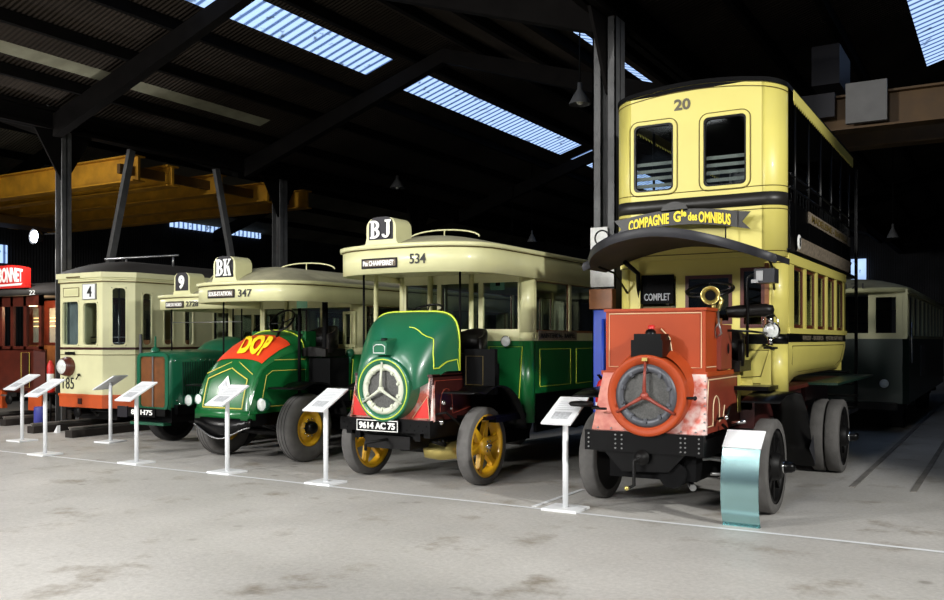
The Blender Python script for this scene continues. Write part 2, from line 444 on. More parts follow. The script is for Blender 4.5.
# roof: slopes cut around the skylights
SKY = [(-14.16, -13.85, [(6, 14.6)]), (-11.5, -10.82, [(2, 9.6), (10.0, 14.95), (15.55, 24.35), (25.1, 33), (34, 43)]),
       (-5.95, -5.75, [(12, 20), (21, 29)]),
       (-1.36, -.3, [(6, 19.2)])]
bays = [(-26.4, -20.85), (-20.85, -15.3), (-15.3, -9.75), (-9.75, -4.2), (-4.2, 1.35), (1.35, 6.9), (6.9, 12.45), (12.45, 18)]
wn = 1
for bi, (a, b) in enumerate(bays):
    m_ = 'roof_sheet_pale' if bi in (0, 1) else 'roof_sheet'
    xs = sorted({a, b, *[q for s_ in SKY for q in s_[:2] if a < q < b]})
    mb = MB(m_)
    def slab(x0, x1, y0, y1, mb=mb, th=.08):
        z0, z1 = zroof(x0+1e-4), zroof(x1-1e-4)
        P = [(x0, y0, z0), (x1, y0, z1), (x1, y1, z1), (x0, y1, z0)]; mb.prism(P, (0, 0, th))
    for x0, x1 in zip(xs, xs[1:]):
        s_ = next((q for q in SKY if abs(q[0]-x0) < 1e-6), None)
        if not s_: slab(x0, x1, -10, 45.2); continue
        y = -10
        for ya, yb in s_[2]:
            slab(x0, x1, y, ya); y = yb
            if x0 < -14: g = MB('pale_sheet'); slab(x0, x1, ya, yb, g, .05); structure(g.build('ceiling')); continue
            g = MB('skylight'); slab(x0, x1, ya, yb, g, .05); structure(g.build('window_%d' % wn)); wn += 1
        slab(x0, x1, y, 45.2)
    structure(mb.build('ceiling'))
# bright windows far at the back and high on the left wall
for (x0, x1, z0, z1) in ((-6.34, -5.7, 4.3, 5.35), (-27, -26, 4, 5)):
    g = MB('skylight'); g.box((x0, 44.9, z0), (x1, 45, z1))
    if x0 > -20: structure(g.build('window_%d' % wn)); wn += 1
g = MB('skylight'); g.box((-26.4, 22.6, 5.75), (-26.34, 27.2, 6.0)); structure(g.build('window_%d' % wn)); wn += 1
g = MB('skylight'); g.box((-26.4, 14.7, 3.6), (-26.34, 15.3, 4.5)); structure(g.build('window_%d' % wn)); wn += 1
g = MB('skylight'); g.box((-26.4, 16.0, 3.95), (-26.34, 16.35, 4.5)); structure(g.build('window_%d' % wn)); wn += 1

# purlins, each its own timber
for x in (-25, -23.6, -22.2, -19.4, -18, -16.7, -14.4, -13.1, -12.0, -10.4, -8.9, -7.5, -6.3, -5.1, -3.2, -2.3, -.4, .6, 2.3, 3.6):
    z = zroof(x); mb = MB('girder'); mb.box((x-.05, -9.9, z-.2), (x+.05, 44.9, z-.01)); o = mb.build('roof_purlin')
    tag(o, 'dark straight purlin running under the roof sheets towards the back wall', 'roof beam', 'purlins under the roof sheets')
# rafters of the portal frames
for (xa, xb) in ((-26.3, -15.4), (-15.2, -4.3), (-4.1, 6.8)):
    for y in ((10.4, 15.25, 24.7, 34.2) if xa < -5 else (4.5, 20.0, 29, 38)):
        mid = (xa+xb)/2; mb = MB('girder')
        def zz(x): return zroof(min(max(x, xa+.02), xb-.02))-.2
        for p, q in ((xa, mid), (xb, mid)):
            mb.prism([(p, y-.09, zz(p)), (mid, y-.09, RIDGE-.22), (mid, y-.09, RIDGE-.5), (p, y-.09, zz(p)-.42)], (0, .18, 0))
        o = mb.build('roof_rafter')
        tag(o, 'dark steel rafter frame spanning one bay across the hall below the roof', 'roof beam', 'rafter frames across the bays')
# lengthwise girders over the two column rows
for x, lab in ((-15.3, 'dark lengthwise girder above the pale tram, carried by the left column row'), (-4.2, 'dark lengthwise girder over the column between the two tall omnibuses')):
    mb = MB('girder'); mb.box((x-.12, -6, 5.5), (x+.12, 44.9, 5.56)); mb.box((x-.12, -6, 5.84), (x+.12, 44.9, 5.9)); mb.box((x-.02, -6, 5.5), (x+.02, 44.9, 5.9))
    tag(mb.build('roof_girder'), lab, 'roof beam')
def column(x, y, h, m, w, label, group=None, cap=True):
    r = empty('steel_column', (x, y, 0), 0, label, 'column', group)
    mb = MB(m); d = w/2
    mb.box((-d, -d, 0), (-d+.02, d, h)); mb.box((d-.02, -d, 0), (d, d, h)); mb.box((-d, -.012, 0), (d, .012, h))
    mb.mat('steel')
    if w > .28:
        mb.mat('column_grey'); mb.box((-d, -d, 0), (-d+.1, -d+.012, h)); mb.box((d-.1, -d, 0), (d, -d+.012, h))
        for k in range(int(h/.3)):
            mb.cyl((-d+.05, -d-.008, .2+.3*k), (-d+.05, -d, .2+.3*k), .012, n=8); mb.cyl((d-.05, -d-.008, .2+.3*k), (d-.05, -d, .2+.3*k), .012, n=8)
    mb.build('shaft', r)
    mb = MB('girder'); mb.box((-w*.8, -w*.8, 0), (w*.8, w*.8, .03)); mb.build('base_plate', r)
    mb = MB('girder')
    mb.prism([(-.02, -.06, h-.9), (-.02, .06, h-.9), (-.02, .6, h), (-.02, -.6, h)], (.04, 0, 0))
    mb.build('bracket', r)
    return r
column(-4.21, 10.3, 5.5, 'column_grey', .30, 'grey riveted steel column rising between the cream bus and yellow omnibus')
column(-4.2, 16.4, 5.5, 'column_grey', .26, 'steel column hidden behind the yellow double decker omnibus')
column(-15.3, 10.6, 5.5, 'column_grey', .2, 'grey steel column between the dark red tram and the cream tram')
column(-15.3, 16.45, 5.5, 'column_grey', .26, 'dark steel column rising behind the buses 9 and BK, right of the yellow crane')
column(-15.3, 22.45, 5.5, 'girder', .22, 'thin dark steel column farthest back in the left column row')
for (y0, z0, y1, z1, lab) in ((12.3, 5.5, 11.1, 0, 'slanting steel strut leaning left in front of the yellow crane girders'), (14.6, 5.5, 15.9, 0, 'slanting steel strut leaning right before the right end of the yellow crane')):
    mb = MB('column_grey'); mb.bar((-15.52, y0, z0), (-15.52, y1, z1), .14, .1, up=(1, 0, 0)); tag(mb.build('diagonal_strut'), lab, 'strut')
# overhead travelling crane in the left bay
cr = empty('overhead_crane', (-20.8, 15, 5.0), 0, 'yellow overhead travelling crane of parallel girders high in the left bay', 'crane')
ys = [-2.2, -1.4, -.1, 1.3, 2.6]
for k, y in enumerate(ys):
    mb = MB('crane_yellow'); h = .5 if k == 0 else .4
    mb.box((-5.2, y-.03, 0), (4.9+.12*k, y+.03, h)); mb.mat('crane_yellow')
    mb.box((-5.2, y-.16, -.03), (4.9+.12*k, y+.16, 0)); mb.box((-5.2, y-.16, h), (4.9+.12*k, y+.16, h+.03))
    mb.build('girder', cr)
for x in (-5.1, 4.7): mb = MB('crane_orange'); mb.box((x, -2.6, .1), (x+.1, 2.9, .3)); mb.build('end_truck', cr)
mb = MB('crane_orange'); mb.box((-3.4, -1.3, -.25), (-2.4, 1.2, -.03)); mb.build('trolley', cr)
# crane in the right bay with its pale cabin
cr = empty('overhead_crane', (1, 15, 4.72), 0, 'dark orange overhead crane with pale cabin boards at upper right', 'crane')
for y in (-.7, .7):
    mb = MB('crane_orange'); mb.box((-4.9, y-.04, 0), (5.6, y+.04, .45)); mb.box((-4.9, y-.16, -.03), (5.6, y+.16, 0)); mb.box((-4.9, y-.16, .45), (5.6, y+.16, .48)); mb.build('girder', cr)
mb = MB('cabin_white'); mb.box((-3.05, -1.0, .02), (-2.5, -.9, .60)); mb.build('cabin_board', cr, 'pale square board')
mb = MB('plate_dark'); mb.box((-3.6, -.55, .75), (-3.2, .5, 1.35)); mb.build('motor_housing', cr)
mb = MB('plate_dark'); mb.box((-3.7, -1.0, .15), (-3.2, -.9, .5)); mb.build('control_box', cr)
for x in (-5.0, 5.6):
    mb = MB('girder'); mb.box((x, -1.2, -.1), (x+.25, 1.2, .3)); mb.build('end_truck', cr)
# pendant lamps
def pendant(x, y, z, r, label, top=None):
    t = empty('pendant_lamp', (x, y, z), 0, label, 'lamp')
    mb = MB('column_grey'); mb.lathe((0, 0, 0), (0, 0, 1), [(r, 0), (r*.98, .02), (r*.6, .14), (r*.22, .24), (r*.2, .34), (0, .34)], 24); mb.build('lamp_shade', t)
    mb = MB('lamp_lit'); mb.sphere((0, 0, .06), r*.38, 8); mb.build('bulb', t)
    mb = MB('black_matt'); mb.cyl((0, 0, .33), (0, 0, (top or zroof(x))-z-.02), .012, n=6); mb.build('cable', t)
    return t
pendant(-5.8, 13, 5.3, .17, 'pendant lamp with shallow dome just left of the big grey column')
pendant(-15.75, 10.6, 6.0-.25, .16, 'pendant lamp with pale dome at the top left beside the column')
pendant(-14.3, 19.96, 5.73, .2, 'pendant lamp hanging in the dark above bus BJ')
pendant(-2.44, 24, 4.08, .14, 'small lit pendant lamp in the dark right of the double decker')
pendant(-12.26, 24, 4.53, .14, 'small pendant lamp in the dark between bus BJ and the big column')
pendant(-13.2, 24.5, 3.6, .2, 'small pendant lamp above the sign box of bus BK')
# floodlight near the left edge
t = empty('floodlight', (-15.62, 10.3, 3.53), 0, 'bright white floodlight glowing at the left below the yellow crane', 'lamp')
mb = MB('lamp_glow'); mb.lathe((0, -.1, 0), (0, 1, 0), [(0, 0), (.105, .01), (.11, .04)], 20); mb.build('lens', t)
mb = MB('iron'); mb.lathe((0, -.1, 0), (0, 1, 0), [(.14, 0), (.14, .03), (.08, .16), (0, .2)], 20); mb.build('housing', t)
mb = MB('iron'); mb.bar((0, .05, .05), (.24, .24, .08), .03); mb.build('arm', t)
pl = bpy.data.lights.new('floodlight_beam', 'POINT'); pl.energy = 110; pl.shadow_soft_size = .08
po = bpy.data.objects.new('floodlight_beam', pl); COL.objects.link(po); po.location = (-15.66, 10.0, 3.53)
# things on and around the big column
t = empty('wall_cabinet', (-4.0, 9.98, 0), 0, 'tall blue metal cabinet in front of the big grey column', 'cabinet')
mb = MB('blue_paint'); mb.box((-.27, -.02, .45), (.02, .12, 1.96)); mb.build('body', t, bevel=.01)
mb = MB('blue_paint'); mb.box((-.25, -.04, .5), (.0, -.02, 1.92)); mb.cyl((-.12, -.07, .6), (-.12, -.07, 1.85), .02, n=10); mb.build('door', t)
mb = MB('iron'); mb.box((-.26, .0, 0), (-.22, .1, .45)); mb.build('leg', t)
mb = MB('iron'); mb.box((-.03, .0, 0), (.01, .1, .45)); mb.build('leg', t)
o = MB('wood').cbox((-4.16, 9.98, 2.085), (.3, .12, .24)).build('wooden_box', bevel=.01); tag(o, 'brown wooden box standing on top of the blue cabinet', 'box')
o = MB('paper').cbox((-4.22, 10.118, 2.42), (.3, .012, .36)).build('notice_board'); tag(o, 'glossy grey framed notices on the column above the wooden box', 'notice')
o = MB('paper').cbox((-4.26, 10.118, 2.83), (.22, .012, .26)).build('notice_sheet'); tag(o, 'white notice sheet fixed on the column just above the black canopy', 'notice')
mb = MB('iron'); mb.tube([(-4.22+.09*math.cos(2*PI*k/20), 10.11, 2.83+.09*math.sin(2*PI*k/20)) for k in range(20)], .01, 6, closed=True)
ring = mb.build('printed_ring', o)
ring.location = (0, 0, 0)
t = empty('fire_extinguisher', (-4.05, 9.72, .0), 0, 'red and white fire extinguisher between bus BJ and the yellow omnibus', 'fire extinguisher')
mb = MB('signal_red'); mb.lathe((0, 0, .62), (0, 0, 1), [(0, 0), (.07, 0), (.08, .03), (.08, .42), (.05, .5), (.02, .53), (0, .53)], 24); mb.mat('white_paint'); mb.lathe((0, 0, .78), (0, 0, 1), [(.081, 0), (.082, .1), (.081, .101)], 24); mb.build('bottle', t)
mb = MB('black_matt'); mb.bar((0, 0, 1.14), (.0, -.12, 1.2), .03, .015); mb.cyl((0, 0, 1.12), (0, 0, 1.17), .02, n=8); mb.build('handle', t)
mb = MB('iron'); mb.cyl((0, 0, 0), (0, 0, .6), .02, n=8); mb.cyl((0, 0, 0), (0, 0, .02), .13); mb.cyl((0, 0, .58), (0, 0, .62), .08); mb.build('stand', t)
# rails under the cream tram and the dark red tram
for x, y0, lab in ((-13.22, 9.25, 'right rail raised on a dark timber under the cream tram'), (-14.4, 9.35, 'left rail raised on a dark timber under the cream tram'),
                  (-16.1, 9.9, 'right rail on a timber under the dark red tram'), (-17.2, 9.9, 'left rail on a timber under the dark red tram')):
    mb = MB('timber_dark'); mb.box((x-.09, y0, 0), (x+.09, 26, .12)); o = mb.build('tram_rail'); tag(o, lab, 'rail', 'rails under the trams')
    mb = MB('rail_steel'); mb.box((x-.035, y0+.02, .15), (x+.035, 26, .17)); mb.box((x-.012, y0+.02, .12), (x+.012, 26, .16)); mb.build('rail_head', o)
for k in range(2):
    o = MB('rail_steel').box((-.9-.6*k, 10.5, .0), (-.84-.6*k, 26, .012)).build('floor_rail'); tag(o, ['steel rail flush in the floor at right, nearer the edge of the picture', 'steel rail flush in the floor at right, nearer the yellow omnibus'][k], 'rail', 'rails sunk in the floor')
o = MB('white_paint').prism([(-14.16, 9.62, 0), (-14.06, 9.62, 0), (-14.06, 9.62, .13)], (0, .06, 0)).build('wheel_chock'); tag(o, 'small white wheel chock by the left rail of the cream tram', 'chock')
t = MB('blue_drum'); t.lathe((-14.72, 9.75, 0), (0, 0, 1), [(0, 0), (.11, 0), (.11, .4), (.10, .42), (0, .42)], 24); tag(t.build('plastic_drum'), 'blue drum standing below the left front corner of the cream tram', 'drum')
t = empty('fire_extinguisher', (-14.88, 10.05, 0), 0, 'red fire extinguisher with white label left of the cream tram', 'fire extinguisher')
mb = MB('signal_red'); mb.lathe((0, 0, .65), (0, 0, 1), [(0, 0), (.055, 0), (.06, .03), (.06, .48), (.04, .54), (.02, .58), (0, .58)], 24); mb.mat('white_paint'); mb.lathe((0, 0, .85), (0, 0, 1), [(.061, 0), (.062, .14), (.061, .141)], 24); mb.build('bottle', t)
mb = MB('iron'); mb.cyl((0, 0, 0), (0, 0, .64), .02, n=8); mb.cyl((0, 0, 0), (0, 0, .02), .14); mb.cyl((0, 0, .62), (0, 0, .65), .1); mb.build('stand', t)

# ------------------------------------------------------------------ information stands along the white line
def info_stand():
    r = empty('information_stand', (0, 0, 0))
    mb = MB('white_paint'); mb.cbox((0, 0, .012), (.36, .32, .024)); mb.build('base_plate', r, bevel=.004)
    mb = MB('white_paint'); mb.cyl((0, 0, .02), (0, 0, .93), .027, n=16); mb.build('post', r)
    mb = MB('white_paint'); P = [(-.15, -.215, .815), (.15, -.215, .815), (.15, .215, 1.035), (-.15, .215, 1.035)]
    mb.prism(P, (0, -.008, .016)); pa = mb.build('panel', r)
    mb = MB('print_grey')
    def q(u0, v0, u1, v1):
        def pt(u, v): return (-.15+.30*u, -.215+.43*v-.0085, .815+.22*v+.018)
        mb.face(mb.pts([pt(u0, v0), pt(u1, v0), pt(u1, v1), pt(u0, v1)]))
    q(.22, .16, .8, .42)
    for k in range(5): q(.15, .5+.07*k, .85-.1*(k % 2), .515+.07*k)
    mb.build('printed_sheet', pa)
    return r
st0 = info_stand()
stands = [(-13.43, 8.58, 0, 'white information stand farthest left, before the dark red tram'),
          (-11.55, 7.72, 0, 'white information stand in front of the cream tram number 185'),
          (-12.1, 9.2, -1.45, 'information stand turned sideways showing its dark tilted panel between tram and bus 9'),
          (-9.74, 7.8, 0, 'white information stand before the brown radiator of bus 9'),
          (-8.1, 7.8, 0, 'white information stand in front of the green sloping bonnet of bus BK'),
          (-6.55, 7.78, 0, 'white information stand between bus BK and bus BJ, by the yellow disc wheel'),
          (-3.6, 7.74, 0, 'white information stand nearest the camera, left of the yellow omnibus')]
for i, (x, y, rz, lab) in enumerate(stands):
    o = st0 if i == 0 else copy_tree(st0)
    o.location = (x, y, 0); o.rotation_euler.z = rz; tag(o, lab, 'information stand', 'white information stands')
# bent sheet metal information panel by the front wheel
r = empty('metal_information_panel', (-1.98, 7.8, 0), 0, 'bent sheet metal information panel standing before the omnibus front wheel', 'information stand')
prof = [(.02, 0), (-.03, .12), (-.055, .26), (-.05, .42), (-.02, .57), (.03, .68)]
rows = [[(-.16, y, z), (.16, y, z)] for y, z in prof]
mb = MB('stainless'); mb.grid(rows, True); mb.grid([[(x, y+.006, z) for x, y, z in rw] for rw in rows], True)
mb.box((-.16, -.01, 0), (.16, .05, .006)); mb.build('sheet', r)
mb = MB('white_paint'); mb.prism([(-.165, .015, .675), (.165, .015, .675), (.165, .2, .81), (-.165, .2, .81)], (0, .006, -.008)); mb.build('panel', r, 'white tilted top with print')
# ------------------------------------------------------------------ wheels, lamps and other shared vehicle parts (vehicles face -Y)
def wheel(parent, x, y, r, w, style, side, label=None, name='wheel'):
    """x is the outer face; side +1 means the outer face looks to +x."""
    s = side; ax = (s, 0, 0); c = (x-s*w, y, r)
    if style == 'spoke':
        mb = MB('wheel_yellow')
        R = r-.075
        mb.lathe(c, ax, [(R, .01), (R, w-.005), (R-.025, w-.0), (R-.045, w-.02), (R-.05, .02), (R-.02, .0), (R, .01)], 40)
        for k in range(6):
            a = 2*PI*k/6+.25; d = Vector((0, math.cos(a), math.sin(a))); e = Vector((0, -math.sin(a), math.cos(a)))
            m = Vector(c)+Vector((s*w*.5, 0, 0))
            P = [m+d*.06+e*.05, m+d*.06-e*.05, m+d*(R-.09)-e*.026, m+d*(R-.03)-e*.06, m+d*(R-.03)+e*.06, m+d*(R-.09)+e*.026]
            mb.prism([p-Vector((s*.03, 0, 0)) for p in P], (s*.06, 0, 0))
        mb.lathe(c, ax, [(0, .01), (.1, .01), (.1, w*.95), (.075, w+.01), (0, w+.01)], 24)
        o = mb.build(name, parent, label)
        t = MB('rubber'); t.lathe(c, ax, [(R-.002, .0), (r-.012, 0), (r, .012), (r, w-.012), (r-.012, w), (R-.002, w)], 48)
        t.build('tyre', o)
        h = MB('chrome'); h.lathe(c, ax, [(.036, w), (.036, w+.02), (.024, w+.035), (0, w+.036)], 16)
        for k in range(6): a = 2*PI*k/6; h.cyl((x, y+.06*math.cos(a), r+.06*math.sin(a)), (x+s*.018, y+.06*math.cos(a), r+.06*math.sin(a)), .01, n=6)
        h.build('hub_cap', o)
    elif style == 'disc':
        mb = MB('wheel_yellow'); R = r*.56
        mb.lathe(c, ax, [(R, .02), (R, w-.01), (R-.02, w), (R-.035, w-.015), (R-.06, w-.07), (.13, w-.03), (.13, w-.02), (0, w-.02)], 40)
        mb.lathe(c, ax, [(0, .02), (R, .02)], 40)
        o = mb.build(name, parent, label)
        t = MB('rubber')
        t.lathe(c, ax, [(R-.002, .0), (R+.03, -.012), (r*.8, -.02), (r-.025, .0), (r-.003, .03), (r, w*.5), (r-.003, w-.03), (r-.025, w), (r*.8, w+.02), (R+.03, w+.012), (R-.002, w)], 48)
        t.mat('rubber_dark')
        for k in (.25, .5, .75): t.lathe(c, ax, [(r+.001, w*k-.006), (r+.002, w*k), (r+.001, w*k+.006)], 48)
        t.build('tyre', o)
        h = MB('black_paint'); h.lathe(c, ax, [(.09, w-.03), (.088, w+.03), (.07, w+.07), (.03, w+.08), (0, w+.08)], 20); h.build('hub_cap', o)
        b = MB('chrome')
        for k in range(10): a = 2*PI*k/10; p = (0, .115*math.cos(a), .115*math.sin(a)); b.cyl((x-s*.03, y+p[1], r+p[2]), (x+s*.0, y+p[1], r+p[2]), .011, n=6)
        b.build('wheel_nut', o)
    else:
        mb = MB('iron'); R = r-.085
        mb.lathe(c, ax, [(R, .0), (R, w-.01), (R-.03, w+.0), (R-.045, w-.03), (R-.05, w-.06), (.13, w-.03), (.12, w+.03), (.1, w+.05), (0, w+.05)], 40)
        mb.lathe(c, ax, [(0, 0), (R, 0)], 40)
        for k in range(8):
            a = 2*PI*k/8; d = Vector((0, math.cos(a), math.sin(a))); m = Vector((x-s*.04, y, r)); mb.bar(m+d*.1, m+d*(R-.03), .045, .03, up=(1, 0, 0))
        o = mb.build(name, parent, label)
        t = MB('rubber' if style == 'solid' else 'rubber_dark'); t.lathe(c, ax, [(R-.002, .0), (r-.014, 0), (r, .014), (r, w-.014), (r-.014, w), (R-.002, w)], 48)
        t.build('tyre', o)
        h = MB('black_paint'); h.lathe(c, ax, [(.06, w+.04), (.055, w+.09), (.05, w+.13), (.035, w+.16), (0, w+.17)], 20)
        h.mat('chrome'); h.lathe(c, ax, [(.061, w+.05), (.063, w+.06), (.061, w+.07)], 20); h.build('hub_cap', o)
    return o
def headlamp(parent, c, r, depth=.12, body='iron', d=(0, -1, 0), name='headlamp', label=None):
    c = Vector(c); d = Vector(d).normalized()
    mb = MB(body); mb.lathe(c, d, [(0, -depth), (r*.45, -depth*.95), (r*.85, -depth*.55), (r, -.02), (r*1.04, 0), (r*.98, .012), (r*.93, .006)], 28)
    o = mb.build(name, parent, label)
    l = MB('lens'); l.lathe(c, d, [(r*.95, .0), (r*.7, .015), (r*.35, .024), (0, .027)], 28); l.build('lens', o)
    return o
def steering(parent, c, r, tilt, foot):
    mb = MB('black_paint'); c = Vector(c)
    M = Matrix.Rotation(tilt, 3, 'X')
    mb.tube([c+M @ Vector((r*math.cos(2*PI*k/32), r*math.sin(2*PI*k/32), 0)) for k in range(32)], .014, 8, closed=True)
    for k in range(4):
        a = PI/2*k+.3; mb.tube([c-M @ Vector((0, 0, .04)), c+M @ Vector((r*math.cos(a), r*math.sin(a), 0))], .009, 6)
    o = mb.build('steering_wheel', parent)
    s = MB('iron'); s.tube([c-M @ Vector((0, 0, .03)), foot], .02, 10); s.build('steering_column', o)
def sign_box(parent, c, w, h, d, letters, sc=1):
    """route sign box with a rounded top; c is the middle of its lower front edge."""
    x, y, z = c
    prof = [(-w/2-.05, 0), (w/2+.05, 0), (w/2+.015, .03), (w/2, .08)]
    r = w*.28
    top = []
    for k in range(7): a = PI/2*k/6; top.append((w/2-r+r*math.cos(a), h-r+r*math.sin(a)))
    for k in range(7): a = PI/2+PI/2*k/6; top.append((-w/2+r+r*math.cos(a), h-r+r*math.sin(a)))
    prof += top+[(-w/2, .08), (-w/2-.015, .03)]
    mb = MB('cream'); mb.prism([(x+a, y, z+b) for a, b in prof], (0, d, 0)); o = mb.build('route_sign', parent)
    mb = MB('plate_dark'); mb.prism([(x+a*.82, y-.004, z+.05+(b)*.86) for a, b in [(-w/2, .02), (w/2, .02)]+top], (0, .004, 0)); f = mb.build('sign_face', o)
    return o, f
def serif_letters(word, parent, cx, y, cz, W, H):
    """bold slab lettering for the route signs, built from strokes."""
    mb = MB('letter_white'); n = len(word); gap = W*.03; cnt = [0]; lw = (W-gap*(n-1))/n; t = lw*.30; th = H*.11; D = .006
    def poly(P): cnt[0] += 1; mb.prism([(p[0], y-D-.0006*cnt[0], p[1]) for p in P], (0, D, 0))
    def rect(a, b, c, d): poly([(a, b), (c, b), (c, d), (a, d)])
    def bowl(x0, z0, z1, wd, tt):
        cxx = x0; r1 = (z1-z0)/2; cz_ = (z0+z1)/2; N = 10
        for k in range(N):
            a0 = -PI/2+PI*k/N; a1 = -PI/2+PI*(k+1)/N
            P = [(cxx+wd*math.cos(a0), cz_+r1*math.sin(a0)), (cxx+wd*math.cos(a1), cz_+r1*math.sin(a1)), (cxx+(wd-tt)*math.cos(a1), cz_+(r1-th)*math.sin(a1)), (cxx+(wd-tt)*math.cos(a0), cz_+(r1-th)*math.sin(a0))]
            poly(P)
    for i, ch in enumerate(word):
        x0 = cx-W/2+i*(lw+gap); z0 = cz-H/2; z1 = cz+H/2; s = lw*.1
        if ch == 'B':
            rect(x0+s, z0, x0+s+t, z1); rect(x0, z0, x0+s+t*1.4, z0+th); rect(x0, z1-th, x0+s+t*1.4, z1)
            bowl(x0+s+t, cz-th*.4, z1, lw*.52, t); bowl(x0+s+t, z0, cz+th*.6, lw*.6, t)
        elif ch == 'J':
            xr = x0+lw*.62; rect(xr, z0+H*.2, xr+t, z1); rect(xr-lw*.16, z1-th, xr+t+lw*.12, z1)
            N = 8; r1 = lw*.38
            for k in range(N):
                a0 = PI+PI*k/N; a1 = PI+PI*(k+1)/N; c_ = xr+t-r1
                poly([(c_+r1*math.cos(a0), z0+H*.22+H*.22*math.sin(a0)), (c_+r1*math.cos(a1), z0+H*.22+H*.22*math.sin(a1)), (c_+(r1-t*.8)*math.cos(a1), z0+H*.22+H*.1*math.sin(a1)), (c_+(r1-t*.8)*math.cos(a0), z0+H*.22+H*.1*math.sin(a0))])
        elif ch == 'K':
            rect(x0+s, z0, x0+s+t, z1); rect(x0, z0, x0+s+t*1.4, z0+th*.8); rect(x0, z1-th*.8, x0+s+t*1.4, z1)
            poly([(x0+s+t, cz-th*.9), (x0+s+t, cz+th*.2), (x0+lw*.8, z1), (x0+lw*.98, z1)])
            poly([(x0+s+t*1.3, cz), (x0+s+t*2.2, cz+th*.9), (x0+lw, z0), (x0+lw*.72, z0)])
            rect(x0+lw*.66, z1-th*.8, x0+lw*1.02, z1); rect(x0+lw*.64, z0, x0+lw*1.04, z0+th*.8)
    return mb.build('lettering', parent)
def loopline(mb, P, r=.006, closed=True):
    mb.tube(P, r, 4, closed=closed)
def seat(parent, c, w, m='leather'):
    x, y, z = c
    mb = MB(m)
    mb.loft([[(x-w/2+dx*w, y+dy, z+dz) for dx, dz in rows] for dy, rows in [(0, [(0, 0), (1, 0), (1, .1), (.5, .13), (0, .1)]), (.42, [(0, 0), (1, 0), (1, .1), (.5, .13), (0, .1)])]], sm=False)
    mb.build('seat_cushion', parent)
    mb = MB(m); N = 12; rows = []
    for k in range(N+1):
        a = -.15+(PI+.3)*k/N; px = x+w*.52*math.cos(a); py = y+.1+.36*math.sin(a); hh = .30+.12*max(0, math.sin(a))
        rows.append([(px, py, z+.05), (px*1, py, z+hh), (x+(px-x)*.86, y+.1+(py-y-.1)*.84, z+hh), (x+(px-x)*.86, y+.1+(py-y-.1)*.84, z+.05)])
    mb.loft(rows); mb.build('seat_back', parent)

